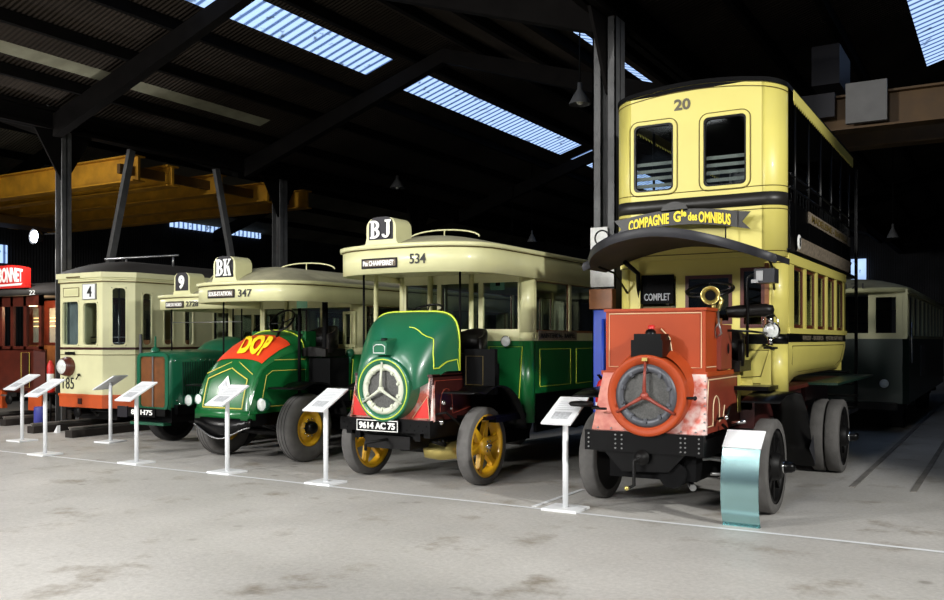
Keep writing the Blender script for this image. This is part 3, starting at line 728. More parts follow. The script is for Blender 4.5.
def bus(name, loc, label, cfg):
    """open fronted saloon bus: chassis, saloon body, platform canopy and roof. Returns its root."""
    B = empty(name, loc, 0, label, 'bus'); g = cfg
    hw = g['hw']; ys = g['ys']; L = g['L']; zt = g['zt']; zf = g['zf']; zs = g['zs']; zb = g['zb']; G = g['green']; yf = g['yf']; dep = g.get('dep', .75)
    # chassis
    for s in (-1, 1):
        mb = MB('black_paint'); mb.box((s*.40-.035, g.get('cf', -.75), .52), (s*.40+.035, L-.3, .66)); mb.build('frame_rail', B)
    mb = MB('iron')
    for y in (g.get('cf', -.75)+.05, .9, 2.2, 3.6): mb.box((-.4, y, .53), (.4, y+.07, .65))
    mb.build('cross_member', B)
    for ya in (0, g['wb']):
        mb = MB('iron'); mb.tube([(-.7, ya, g['r']), (-.45, ya, g['r']-.02), (-.3, ya, g['r']-.08), (.3, ya, g['r']-.08), (.45, ya, g['r']-.02), (.7, ya, g['r'])], .045, 10); mb.build('axle', B)
        for s in (-1, 1):
            mb = MB('iron')
            for k in range(4):
                hl = .5-.09*k; mb.tube([(s*.46, ya-hl, .5-.0*k), (s*.46, ya-hl*.5, .43-.02*k), (s*.46, ya, .40-.022*k), (s*.46, ya+hl*.5, .43-.02*k), (s*.46, ya+hl, .5)], .016, 6)
            mb.build('leaf_spring', B)
    # floor and lower body
    mb = MB('black_paint'); mb.box((-hw+.06, g.get('yfl', .1), .68), (hw-.06, L-.05, .74)); mb.build('floor_board', B)
    mb = MB('black_matt'); mb.box((-.42, .0, .32), (.3, 1.0, .6)); mb.box((-.25, 1.2, .3), (.35, 2.0, .55)); mb.build('gearbox', B)
    for s in (-1, 1):
        x = s*hw; mb = MB(G)
        yc = ys+.14
        mb.box((x-s*.04, yc, zb), (x, L-.2, zs-.10)); mb.mat('cream'); mb.box((x-s*.045, yc, zs-.10), (x+s*.004, L-.2, zs))
        mb.mat('black_paint'); mb.box((x-s*.05, yc+.05, .5), (x-s*.01, L-.3, zb)); mb.box((x-s*.02, yc, zb-.02), (x+s*.015, L-.2, zb+.015))
        mb.mat(g['line'])
        y = yc+.12
        while y < L-.9:
            y2 = min(y+.98, L-.3); X = x+s*.002
            loopline(mb, [(X, y, zb+.09), (X, y2-.1, zb+.09), (X, y2-.1, zs-.2), (X, y, zs-.2)], .0045); y += 1.05
        mb.build('side_panel', B)
        # pillars and windows
        mb = MB('cream')
        wy = [yc, yc+1.0, yc+2.0, yc+3.0, yc+4.0]; wy = [q for q in wy if q < L-.4]+[L-.25]
        for y in wy: mb.box((x-s*.05, y-.03, zs), (x, y+.03, zf+.05))
        mb.box((x-s*.05, yc, zf-.02), (x, L-.2, zf+.08)); mb.build('window_pillar', B)
        for a, b in zip(wy, wy[1:]):
            m2 = MB('wood'); y0, y1 = a+.03, b-.03
            m2.holed((x-s*.03, y0, zs), (0, 1, 0), (0, 0, 1), y1-y0, zf-zs, [(.03, .03, y1-y0-.03, zf-zs-.03)], (s*.012, 0, 0))
            w_ = m2.build('side_window', B)
            m3 = MB('glass_dark' if g.get('darkglass') else 'glass'); m3.box((x-s*.026, y0+.03, zs+.03), (x-s*.022, y1-.03, zf-.03)); m3.build('pane', w_)
    # rounded front corners
    for s in (-1, 1):
        N = 6; path = [(s*(hw-.14+.14*math.sin(PI/2*k/N)), ys+.14-.14*math.cos(PI/2*k/N)) for k in range(N+1)]
        if s > 0: pass
        else: path = path[::-1]
        mb = MB(G); mb.strip(path, g.get('zcb', zb-.2), zs-.10, .05*1)
        mb.mat('cream'); mb.strip(path, zs-.10, zs+.0, .05); mb.strip(path, zs, zf+.08, .05)
        mb.build('corner_post', B)
    # front wall of the saloon with two windows and panels
    mb = MB(G); w2 = hw-.14; xg = g.get('door', None)
    mb.holed((-w2, ys, g.get('zcb', zb-.2)), (1, 0, 0), (0, 0, 1), 2*w2, zs-.10-g.get('zcb', zb-.2), [], (0, .04, 0))
    mb.mat('cream'); H = zf+.08-(zs-.10)
    holes = [(.03, .14, w2-.33, H-.12), (w2-.27, .14, w2+.27, H-.12), (w2+.33, .14, 2*w2-.02, H-.12)]
    mb.holed((-w2, ys, zs-.10), (1, 0, 0), (0, 0, 1), 2*w2, H, holes, (0, .04, 0))
    mb.mat(g['line'])
    for s in (-1, 1):
        a, b = (.42, w2+.04); z0 = g.get('zcb', zb-.2)+.05; z1 = zs-.17
        loopline(mb, [(s*a, ys-.003, z0), (s*(b-.06), ys-.003, z0), (s*b, ys-.003, z1), (s*a, ys-.003, z1)], .006)
    mb.build('front_bulkhead', B)
    for h in holes:
        m3 = MB('glass'); m3.box((-w2+h[0], ys+.02, zs-.1+h[1]), (-w2+h[2], ys+.024, zs-.1+h[3])); m3.build('bulkhead_window', B)
    # rear wall
    mb = MB(G); mb.box((-hw+.05, L-.24, zb), (hw-.05, L-.2, zs-.1)); mb.mat('cream'); mb.holed((-hw+.05, L-.24, zs-.1), (1, 0, 0), (0, 0, 1), 2*hw-.1, H, [(.2, .15, .8, H-.12), (1.05, .15, 1.65, H-.12)], (0, .04, 0)); mb.build('rear_wall', B)
    # benches inside
    for k in range(int((L-ys-1)/.8)):
        mb = MB('leather'); y = ys+.5+.8*k
        for s in (-1, 1): mb.box((s*.25, y, 1.1), (s*(hw-.1), y+.4, 1.18)); mb.box((s*.25, y+.38, 1.1), (s*(hw-.1), y+.44, 1.65)); mb.box((s*.3, y+.05, .74), (s*.34, y+.4, 1.1))
        mb.build('bench', B)
    # roof with its bowed canopy
    O = nose(hw+.04, yf, L, dep, g.get('nn', 2.6))
    mb = MB('cream'); mb.strip(O, zf, zt, .04, closed=True)
    O2 = nose(hw+.065, yf-.025, L+.02, dep, g.get('nn', 2.6)); mb.strip(O2, zt-.02, zt+.025, .1, closed=True)
    mb.mat('dark_line'); O4 = nose(hw+.045, yf-.005, L+.01, dep, g.get('nn', 2.6)); mb.strip(O4, zt-.032, zt-.02, .03, closed=True); fas = mb.build('roof_fascia', B)
    O3 = nose(hw+.03, yf+.02, L-.02, dep, g.get('nn', 2.6))
    mb = MB('roof_canvas'); domed(mb, O3, yf+hw*.9, L-hw, zt+.015, g['crown'], p=2.0); mb.build('roof', B)
    mb = MB('cream'); flat(mb, O3, zf+.07); mb.build('ceiling_board', B)
    # destination plate, fleet number, warped on to the bowed front
    ny = nose_y(hw+.04, yf, dep, g.get('nn', 2.6))
    px0, px1, pz0, pz1 = g['plate']
    mb = MB('plate_dark'); N = 8
    mb.strip([(px0+(px1-px0)*k/N, ny(px0+(px1-px0)*k/N)-.012) for k in range(N+1)], pz0, pz1, .012)
    mb.mat('plate_tan'); mb.strip([(px0+.03+(px1-px0-.045)*k/N, ny(px0+(px1-px0)*k/N)-.018) for k in range(N+1)], pz0+.018, pz1-.018, .006); dp = mb.build('destination_plate', fas)
    text(g['dest'], 'lettering', dp, ((px0+px1)/2, 0, (pz0+pz1)/2), (px1-px0)*.86, (pz1-pz0)*.52, 'letter_white', warp=lambda p: (p.x, ny(p.x)-.022+(p.y*.5), p.z), bold=.03)
    nx0, nx1, nz0, nz1 = g['num']
    text(g['number'], 'fleet_number', fas, ((nx0+nx1)/2, 0, (nz0+nz1)/2), nx1-nx0, nz1-nz0, 'letter_black', warp=lambda p: (p.x, ny(p.x)-.006+p.y*.5, p.z), bold=.015)
    # route sign
    sx = g.get('sx', 0); sw = g['sw']; sh = g['sh']
    o, f = sign_box(fas, (sx, yf+.03, zt+.015), sw, sh, .3, g['route'])
    if g['route'].isdigit(): text(g['route'], 'lettering', f, (sx, yf+.022, zt+.04+sh*.5), sw*.38, sh*.62, 'letter_white', bold=.05, depth=.004)
    else: serif_letters(g['route'], f, sx, yf+.024, zt+.04+sh*.5, sw*.72, sh*.64)
    # roof hoop rail
    mb = MB('cream'); y = yf+g.get('hoop', .95); mb.tube([(g.get('hx', .1)+.42*math.cos(PI*k/12), y+.1*math.cos(PI*k/12), zt+.06+g['crown']*.7+.09*math.sin(PI*k/12)) for k in range(13)], .01, 6)
    mb.cyl((g.get('hx', .1), y, zt+g['crown']*.6), (g.get('hx', .1), y, zt+.15+g['crown']*.7), .008, n=6); mb.build('roof_rail', B)
    # posts that carry the canopy
    for (x, y, r_, m_) in g['posts']:
        mb = MB(m_); mb.cyl((x, y, g.get('post0', .75)), (x, y, zf+.09), r_, n=10); mb.build('canopy_post', B)
    return B
def maroon_chassis_front(B, y0, y1, hwb, hwt, z0, z1, mside, mfront, line, ylen=.9):
    """box behind the round radiator: sloping cheeks in front and flat sides."""
    for s in (-1, 1):
        mb = MB(mside)
        mb.prism([(s*hwt, y0, z0), (s*hwt, y0+ylen, z0), (s*(hwt-.0), y0+ylen, z1), (s*(hwt), y0+.06, z1)], (-s*.04, 0, 0))
        mb.mat(line); X = s*(hwt+.003)
        arch = [(X, y0+.20+.12*math.cos(PI-PI*k/8)+.12, z0+.2+.14*math.sin(PI*k/8)) for k in range(9)]
        loopline(mb, [(X, y0+.05, z0+.06), (X, y0+.19, z0+.06)]+arch+[(X, y0+.45, z0+.06), (X, y0+ylen-.06, z0+.12), (X, y0+ylen-.06, z1-.06), (X, y0+.09, z1-.06)], .005)
        mb.build('engine_side_panel', B)
    mb = MB(mfront); mb.prism([(-hwb, y0, z0), (hwb, y0, z0), (hwt*.98, y0+.06, z1), (-hwt*.98, y0+.06, z1)], (0, .04, 0))
    return mb
def round_radiator(B, c, r, depth, shell, ring, core, star, line=None, names=('radiator',)):
    x, y, z = c
    mb = MB(shell); mb.lathe(c, (0, -1, 0), [(r*.98, -depth), (r, -.04), (r, 0), (r*.985, .012), (r*.93, .014), (r*.78, .002), (r*.77, -.02)], 56)
    if line:
        mb.mat(line); mb.lathe(c, (0, -1, 0), [(r*.90, .0135), (r*.905, .019), (r*.93, .019), (r*.935, .0135)], 56)
    o = mb.build('radiator', B)
    mb = MB(core); mb.lathe(c, (0, -1, 0), [(0, -.02), (r*.80, -.02)], 48)
    mb.mat('iron')
    k = -r*.6
    mb.build('radiator_core', o)
    mb = MB(ring); mb.lathe(c, (0, -1, 0), [(r*.78, -.02), (r*.78, .0), (r*.7, .016), (r*.60, .012), (r*.585, -.01)], 48)
    for k in range(10):
        a = 2*PI*k/10+.3; p = Vector((x+r*.63*math.cos(a), y-.012, z+r*.63*math.sin(a))); mb.cyl(p, p+Vector((0, -.02, 0)), .016, n=8)
        mb.bar((x+r*.56*math.cos(a), y-.0, z+r*.56*math.sin(a)), (x+r*.64*math.cos(a), y-.0, z+r*.64*math.sin(a)), .03, .03)
    mb.build('radiator_ring', o)
    mb = MB(star)
    for a in (PI/2, PI/2+2*PI/3, PI/2+4*PI/3):
        d = Vector((math.cos(a), 0, math.sin(a))); mb.tube([Vector((x, y-.045, z)), Vector(c)+d*r*.4+Vector((0, -.04, 0)), Vector(c)+d*r*.84+Vector((0, -.02, 0))], [.02, .014, .012], 8)
    mb.lathe((x, y-.03, z), (0, -1, 0), [(.035, 0), (.035, .02), (.02, .035), (0, .036)], 16); mb.build('radiator_spider', o)
    return o
def mudguard(B, x0, x1, yc, zc, r, a0, a1, m='black_paint', flat_front=0, t=.015):
    mb = MB(m); N = 18; out = []; inn = []
    P = [(yc-r*math.cos(math.radians(a0+(a1-a0)*k/N)), zc+r*math.sin(math.radians(a0+(a1-a0)*k/N))) for k in range(N+1)]
    if flat_front: P = [(P[0][0]-flat_front, P[0][1]+.02), (P[0][0]-flat_front*.5, P[0][1]+.03)]+P
    rows = []
    for i, (y, z) in enumerate(P):
        rows.append([(x0, y, z), (x1, y, z), (x1, y, z-t), (x0, y, z-t)])
    mb.loft(rows); return mb.build('mudguard', B)
# ------------------------------------------------------------------ bus BJ, number 534
cfg = dict(hw=.97, ys=.80, L=5.6, zt=2.625, zf=2.33, zs=1.69, zb=.95, zcb=.62, green='green', line='lime_line', yf=-.65, dep=.75, r=.43, wb=3.6, crown=.17,
           plate=(-.40, .10, 2.39, 2.50), dest='Pte CHAMPERRET', num=(.26, .45, 2.42, 2.53), number='534', route='BJ', sw=.40, sh=.31, sx=-.14, hoop=.95,
           posts=[(-.78, -.1, .014, 'black_matt'), (.50, .0, .013, 'black_matt'), (-.9, .3, .03, 'cream'), (-.42, .78, .035, 'cream'), (.18, .78, .03, 'cream')], cf=-.7, post0=.72)
B = bus('vintage_bus', (-5.81, 8.62, 0), 'green and cream vintage bus BJ number 534 with round radiator and yellow spoked wheels', cfg)
for s in (-1, 1):
    wheel(B, s*.86, 0, .43, .15, 'spoke', s, name='wheel'); wheel(B, s*.90, 3.6, .45, .26, 'spoke', s, name='wheel')
mb = maroon_chassis_front(B, -.64, 0, .56, .52, .73, 1.22, 'maroon', 'peeling_red', 'spider_red', .95)
mb.mat('sign_red')
for s in (-1, 1):
    mb.prism([(s*.30, -.648, .76), (s*.52, -.648, .76), (s*.49, -.638, 1.0)], (0, -.004, 0)); mb.mat('pale_line'); loopline(mb, [(s*.30, -.654, .76), (s*.52, -.654, .76), (s*.49, -.644, 1.0)], .005); mb.mat('sign_red')
mb.build('engine_front_panel', B)
mb = MB('maroon'); mb.box((-.52, -.6, 1.20), (.52, .2, 1.23)); mb.build('engine_cover', B)
round_radiator(B, (0.02, -.80, 1.07), .35, .22, 'bonnet_green', 'radiator_pale', 'radiator_core', 'radiator_pale', 'lime_line')
# scoop shaped bonnet, narrow at the radiator and wide at the dash
secs = []; K = 14
for j in range(K+1):
    t = j/K; y = -.76+.60*t; e = t**.6
    hw_ = .35+(.60-.35)*e; base = 1.06+(1.26-1.06)*min(1, t*1.5); top = 1.43+(1.92-1.43)*(math.sin(t*PI/2)**.8); n_ = 2+3.2*t
    sec = []
    for k in range(21):
        a = PI-PI*k/20; cx, sx = math.cos(a), math.sin(a)
        sec.append((hw_*math.copysign(abs(cx)**(2/n_), cx), y+.12*t*(1-sx)*0, base+(top-base)*abs(sx)**(2/n_)))
    secs.append(sec)
mb = MB('bonnet_green'); R = mb.grid(secs, True); mb.face(R[-1]); mb.face(R[0][::-1])
mb.mat('lime_line')
def on(sec, k): return Vector(sec[k])+Vector((0, -.006, .004))
mb.tube([Vector(p)+Vector((0, -.008, .004)) for p in secs[-1]], .011, 6)
def bj(j, k):
    i = min(int(j), K-1); f = j-i; a = min(int(k), 19); g = k-a
    p = Vector(secs[i][a]).lerp(Vector(secs[i][a+1]), g); q = Vector(secs[i+1][a]).lerp(Vector(secs[i+1][a+1]), g)
    return p.lerp(q, f)+Vector((.006, -.006, .003))
way = [(13.6, 20), (13, 19.6), (10, 19.6), (7, 19.6), (5.5, 19.4), (5.6, 18), (6.5, 16.4), (5.5, 15), (5.2, 14), (5.5, 12), (5.5, 11)]
P_ = []
for (a, b), (c_, d) in zip(way, way[1:]):
    for q in range(5): P_.append(bj(a+(c_-a)*q/5, b+(d-b)*q/5))
loopline(mb, P_, .007, False)
mb.build('bonnet', B)
mb = MB('bonnet_green'); mb.loft([[(x*.5+0, -.83, 1.52+z*.5) for x, z in rrect(.36, .26, .06)], [(x*.5, -.62, 1.55+z*.5) for x, z in rrect(.4, .3, .06)]], sm=False)
mb.prism([(-.09, -.84, 1.44), (.09, -.84, 1.44), (.1, -.84, 1.56), (-.1, -.84, 1.56)], (0, .25, 0)); mb.mat('letter_white')
loopline(mb, [(-.075, -.845, 1.46), (.075, -.845, 1.46), (.075, -.845, 1.53), (.04, -.845, 1.55), (-.04, -.845, 1.55), (-.075, -.845, 1.53)], .005)
mb.mat('black_paint'); mb.cyl((0, -.75, 1.58), (0, -.75, 1.62), .035, n=12); mb.build('radiator_filler', B)
mb = MB('black_paint'); mb.box((-.60, -.76, .61), (.60, -.70, .75)); mb.box((-.56, -.70, .56), (-.48, .2, .72)); mb.box((.48, -.70, .56), (.56, .2, .72))
for k in range(6):
    for s in (-1, 1): mb.cyl((s*(.3+.05*k), -.768, .64+.05*(k % 2)), (s*(.3+.05*k), -.758, .64+.05*(k % 2)), .008, n=6)
mb.build('front_beam', B)
mb = MB('black_paint'); mb.box((-.34, -.80, .61), (.22, -.785, .74)); mb.mat('letter_white')
mb.holed((-.335, -.805, .615), (1, 0, 0), (0, 0, 1), .55, .12, [(.008, .008, .542, .112)], (0, .005, 0)); pl_ = mb.build('number_plate', B)
text('9614 AC 75', 'lettering', pl_, (-.06, -.805, .675), .48, .075, 'letter_white', bold=.035)
mb = MB('iron'); mb.tube([(-.1, -.95, .42), (-.1, -.95, .5), (0, -.9, .52), (0, -.6, .52)], .018, 8); mb.box((-.3, -.7, .42), (.3, -.3, .56)); mb.build('starting_handle', B)
mb = MB('brass'); mb.lathe((.2, -.3, .38), (1, .6, 0), [(0, 0), (.09, .02), (.12, .2), (.1, .42), (.05, .5), (0, .5)], 20); mb.build('silencer', B)
mb = MB('iron'); mb.tube([(.1, -.3, .45), (.55, .1, .40), (.7, .6, .34)], .03, 8); mb.tube([(.52, -.6, .8), (.60, -.45, .82), (.7, -.2, .62)], .014, 8); mb.mat('chrome'); mb.sphere((.6, -.5, .93), .03, 8); mb.sphere((.58, -.52, .72), .035, 8); mb.sphere((.62, -.38, .86), .018, 8); mb.build('steering_linkage', B)
for s in (-1, 1):
    mudguard(B, s*.60, s*.97, .08, .44, .66, 62, 168, flat_front=.28)
mb = MB('black_matt'); mb.box((.55, -.0, 1.0), (.95, .06, 1.5)); mb.mat('dark_line'); loopline(mb, [(.58, -.004, 1.1), (.8, -.004, 1.1), (.8, -.004, 1.42), (.58, -.004, 1.42)], .004); mb.build('platform_screen', B)
mb = MB('black_paint'); mb.box((-.9, -.1, .72), (.9, .8, .76)); mb.build('driver_platform', B)
seat(B, (.38, .18, 1.32), .46); mb = MB('black_matt'); mb.box((.1, .2, .76), (.66, .62, 1.32)); mb.build('seat_box', B)
steering(B, (.02, .02, 1.93), .2, math.radians(25), (.02, -.3, 1.2))
headlamp(B, (.68, .74, 1.585), .065, .08, 'chrome')
mb = MB('safety_green'); mb.box((.42, .82, 2.2), (.62, .825, 2.33)); mb.mat('black_matt'); mb.box((.50, .815, 2.25), (.56, .82, 2.29)); mb.build('exit_sticker', B)
mb = MB('wood'); mb.lathe((.88, .92, 1.93), (0, 0, 1), [(.075, 0), (.08, .0), (.08, .13), (.075, .13)], 16); mb.build('leather_band', B)
# advertising strip on the waist of the right side
mb = MB('plate_tan'); mb.box((.976, 1.0, 1.60), (.984, 2.1, 1.71)); ad = mb.build('side_board', B)
text('MAINTENON - RAPPEL', 'lettering', ad, (.985, 1.55, 1.655), 1.0, .06, 'letter_black', u=(0, 1, 0), bold=.02)

# ------------------------------------------------------------------ bus BK, number 347
cfg = dict(hw=.97, ys=.86, L=5.4, zt=2.34, zf=2.10, zs=1.50, zb=.80, zcb=.6, green='green', line='lime_line', yf=-.62, dep=.8, r=.44, wb=3.5, crown=.25,
           plate=(-.42, .10, 2.15, 2.26), dest='SOUS-STATION', num=(.16, .38, 2.155, 2.255), number='347', route='BK', sw=.40, sh=.34, sx=-.12, hoop=1.1, hx=.35, cf=-.45,
           posts=[(-.75, -.0, .012, 'black_matt'), (.56, .1, .022, 'black_matt'), (-.35, .84, .03, 'cream'), (.75, .4, .04, 'black_matt')])
B = bus('vintage_bus', (-8.72, 9.05, 0), 'green and cream vintage bus BK number 347 with sloping bonnet and red patch', cfg)
for s in (-1, 1):
    wheel(B, s*.84, 0, .45, .2, 'disc', s); wheel(B, s*.84, 3.5, .45, .24, 'disc', s)
# coal scuttle bonnet
prof = [(-.76, .68, .44), (-.74, .80, .44), (-.68, 1.0, .43), (-.60, 1.18, .43), (-.50, 1.32, .44), (-.36, 1.45, .46), (-.17, 1.58, .48), (.05, 1.68, .50), (.22, 1.73, .52), (.34, 1.75, .53)]
mb = MB('green'); rows = []
for y, z, w in prof:
    row = []
    for k in range(13):
        a = PI-PI*k/12; cx, sx = math.cos(a), math.sin(a); cr = .10+.16*max(0, (z-1.3))/.45
        row.append((w*math.copysign(abs(cx)**.8, cx), y+.02*(1-sx), z-cr*(1-abs(sx)**.9)*min(1, (z-.6)/.8)))
    rows.append(row)
mb.grid(rows, True)
for s in (-1, 1):
    e = [(r[0] if s < 0 else r[-1]) for r in rows]
    P = [(s*.49, p[1], p[2]) for p in e]
    # crease from the narrow nose to the flat side
    Q = [(s*.49, max(p[1]+.12, -.5), p[2]-.10) for p in e]
    mb.grid([e, P], True)
    mb.prism([(s*.49, -.72, .66)]+[(s*.49, p[1], p[2]) for p in e]+[(s*.49, .5, e[-1][2]), (s*.49, .5, .66)], (-s*.03, 0, 0))
mb.mat('gold_line')
def fr(y, z, x): return (x, y-.012, z)
def slope_y(z):
    for (y0, z0, _), (y1, z1, _) in zip(prof, prof[1:]):
        if z0 <= z <= z1: return y0+(y1-y0)*(z-z0)/(z1-z0)
    return .3
L_ = [(-.33, .73), (.37, .73), (.36, 1.02), (.35, 1.1), (-.0, 1.24), (-.35, 1.1)]
dense = []
for (xa, za), (xb, zb_) in zip(L_, L_[1:]+L_[:1]):
    for k in range(6): t = k/6; x = xa+(xb-xa)*t; z = za+(zb_-za)*t; dense.append((x, slope_y(z)-.012+.0*abs(x), z-.004))
loopline(mb, dense, .008)
L_ = [(-.41, 1.16), (0, 1.34), (.41, 1.16)]
dense = []
for (xa, za), (xb, zb_) in zip(L_, L_[1:]):
    for k in range(7): t = k/6; x = xa+(xb-xa)*t; z = za+(zb_-za)*t; dense.append((x, slope_y(z+.02)-.012, z))
loopline(mb, dense, .006, False)
for s in (1, -1):
    X = s*.493; loopline(mb, [(X, -.55, .74), (X, .42, .74), (X, .42, 1.2), (X, -.34, 1.2), (X, -.45, 1.14)], .005)
    loopline(mb, [(X, -.3, 1.34), (X, .45, 1.34)], .005, False)
mb.mat('lime_line'); mb.tube([Vector(p)+Vector((0, 0, .006)) for p in rows[-2]], .009, 6)
bon = mb.build('bonnet', B)
# red patch with yellow letters lying on the curved top
def surf(u, t):
    """u across -1..1, t along the profile 0..1 -> point on the bonnet surface."""
    f = t*(len(rows)-1); i = min(int(f), len(rows)-2); f -= i; g = (u+1)/2*12; j = min(int(g), 11); g -= j
    a = Vector(rows[i][j]).lerp(Vector(rows[i][j+1]), g); b = Vector(rows[i+1][j]).lerp(Vector(rows[i+1][j+1]), g); return a.lerp(b, f)
def norm(u, t):
    a = surf(min(u+.03, .99), t)-surf(max(u-.03, -.99), t); b = surf(u, min(t+.02, .99))-surf(u, max(t-.02, 0))
    n = a.cross(b).normalized(); return n if n.z > 0 else -n
def patch(mb, u0, u1, t0, t1, off, sl=0, n=14):
    mb.grid([[surf(u0+(u1-u0)*i/n, t0+(t1-t0)*j/6)+norm(u0+(u1-u0)*i/n, t0+(t1-t0)*j/6)*off for i in range(n+1)] for j in range(7)], True)
mb = MB('patch_red'); patch(mb, -.66, .74, .47, .76, .010); pt_ = mb.build('red_patch', bon)
c = bpy.data.curves.new('lettering', 'FONT')
bpy.data.curves.remove(c)
def wrap(p):
    u, t = .13+(p.x)*.78-.30*p.z, .62+(p.z)*.25; return surf(u, t)+norm(u, t)*(.034-p.y*.5)
text('DOP', 'lettering', pt_, (0, 0, 0), .80, .86, 'letter_yellow', warp=wrap, bold=.05, shear=.15)
mb = MB('letter_white')
def dm(k): return [( -.0+k*x, slope_y(.99+k*z)-.02, .99+k*z) for x, z in ((0, -.15), (.11, 0), (0, .15), (-.11, 0))]
a = dm(1); b = dm(.55); A = mb.pts(a); Bq = mb.pts(b)
mb.face(A); mb.mat('print_grey'); mb.face(mb.pts([(p[0]*.9, p[1]-.006, p[2]) for p in dm(.6)])); mb.mat('letter_white'); mb.box((-.05, slope_y(.99)-.034, .975), (.05, slope_y(.99)-.028, 1.005)); mb.build('diamond_badge', bon)
mb = MB('green'); mb.box((-.5, .3, .66), (.5, .5, 1.72)); mb.build('dash_panel', B)
# nose valance
mb = MB('green'); mb.strip([(-.49, -.64), (-.46, -.78), (.46, -.78), (.49, -.64)], .58, .70, .04); mb.build('nose_rim', B)
mb = MB('black_paint')
N = 12; pathv = [(-.5+1.0*k/N, -.80+.05*abs(-1+2*k/N)**3) for k in range(N+1)]
mb.strip(pathv, [.50-.16*math.sin(PI*k/N)**1.5 for k in range(N+1)], .60, .05); mb.mat('steel')
mb.tube([(x, y-.008, .495-.16*math.sin(PI*k/N)**1.5) for k, (x, y) in enumerate(pathv)], .010, 6); mb.build('front_apron', B)
mb = MB('black_paint'); mb.box((-.47, -.72, .50), (.47, .55, .66)); mb.build('engine_tray', B)
headlamp(B, (-.46, -.72, .82), .07, .1, 'old_green'); headlamp(B, (.57, -.62, .78), .085, .14, 'old_green')
for s in (-1, 1): mudguard(B, s*.56, s*.95, .05, .45, .60, 60, 170, flat_front=.25)
mb = MB('black_paint'); mb.box((-.9, .2, .70), (.9, .86, .76)); mb.build('driver_platform', B)
mb = MB('black_matt'); mb.box((.55, .30, .76), (.92, .70, 1.36)); mb.build('seat_box', B)
seat(B, (.66, .22, 1.38), .5)
steering(B, (.25, .1, 1.86), .19, math.radians(50), (.25, -.2, 1.3))
mb = MB('bonnet_green'); mb.sphere((.86, .8, 1.42), .06, 10); mb.cyl((.86, .8, 1.28), (.86, .8, 1.4), .02, n=8); mb.build('rear_view_lamp', B)
mb = MB('safety_green'); mb.box((.62, -.02, 2.02), (.80, -.015, 2.14)); mb.build('blue_sticker', B, 'pale blue sticker')
mb = MB('cream'); mb.holed((.70, .84, 1.50), (1, 0, 0), (0, 0, 1), .22, .5, [(.04, .04, .18, .46)], (0, .03, 0)); mb.build('quarter_light', B)

# ------------------------------------------------------------------ bus 9, number 2728
cfg = dict(hw=.96, ys=1.35, L=5.8, zt=2.27, zf=2.07, zs=1.48, zb=.8, zcb=.6, green='old_green', line='dark_line', yf=-.40, dep=.8, r=.42, wb=3.9, crown=.2,
           plate=(-.44, .0, 2.09, 2.19), dest='GARE DU NORD', num=(.05, .30, 2.105, 2.185), number='2728', route='9', sw=.34, sh=.34, sx=-.08, hoop=1.2, hx=0, cf=-.9,
           posts=[(-.85, .1, .013, 'black_matt'), (-.3, .9, .012, 'black_matt'), (.5, .3, .012, 'black_matt')])
B = bus('vintage_bus', (-10.76, 9.88, 0), 'green vintage bus 9 number 2728 with upright brown radiator and long bonnet', cfg)
for s in (-1, 1):
    wheel(B, s*.82, 0, .42, .2, 'dark', s); wheel(B, s*.84, 3.9, .42, .24, 'dark', s)
mb = MB('old_green'); secs = []
for y, w, zt_, zb_ in ((-.98, .33, 1.36, .60), (-.95, .35, 1.40, .58), (-.9, .36, 1.42, .58), (-.4, .37, 1.43, .60), (.05, .38, 1.44, .62)):
    r_ = .12; row = [(-w, y, zb_)]
    for k in range(7): a = PI-PI/2*k/6; row.append((-w+r_+r_*math.cos(a), y, zt_-r_+r_*math.sin(a)))
    row.append((0, y, zt_+.02))
    for k in range(7): a = PI/2-PI/2*k/6; row.append((w-r_+r_*math.cos(a), y, zt_-r_+r_*math.sin(a)))
    row.append((w, y, zb_)); secs.append(row)
mb.grid(secs, True); mb.face(mb.pts(secs[-1])); mb.mat('dark_green')
for k in range(16): mb.box((.368, -.75+.045*k, .78), (.382, -.735+.045*k, 1.28)); mb.box((-.382, -.75+.045*k, .78), (-.368, -.735+.045*k, 1.28))
mb.mat('chrome')
for k in range(7): mb.cyl((.37, -.6+.09*k, 1.30), (.385, -.6+.09*k, 1.30), .008, n=6)
for y, z in ((-.86, .72), (-.8, .66), (-.66, .64), (-.5, .66), (-.9, 1.3), (.0, 1.25)): mb.sphere((.37, y, z), .014, 6)
mb.build('bonnet', B)
mb = MB('old_green'); mb.rring((0, -.99, .99), (1, 0, 0), (0, 0, 1), .54, .74, .05, .67, .84, (0, .05, 0), rounded_outer=.1); rd = mb.build('radiator', B)
mb = MB('wood'); mb.mat('crane_orange'); mb = MB('wood')
for k in range(26): mb.box((-.27+.0212*k, -.965, .62), (-.26+.0212*k, -.95, 1.36))
mb.box((-.28, -.95, .62), (.28, -.94, 1.36)); mb.build('radiator_core', rd)
mb = MB('steel'); mb.box((-.012, -.985, .62), (.012, -.97, 1.36)); mb.build('radiator_bar', rd)
mb = MB('old_green'); mb.lathe((0, -.93, 1.43), (0, 0, 1), [(.07, 0), (.06, .04), (.015, .07), (.012, .22), (0, .23)], 16); mb.build('filler_cap', B)
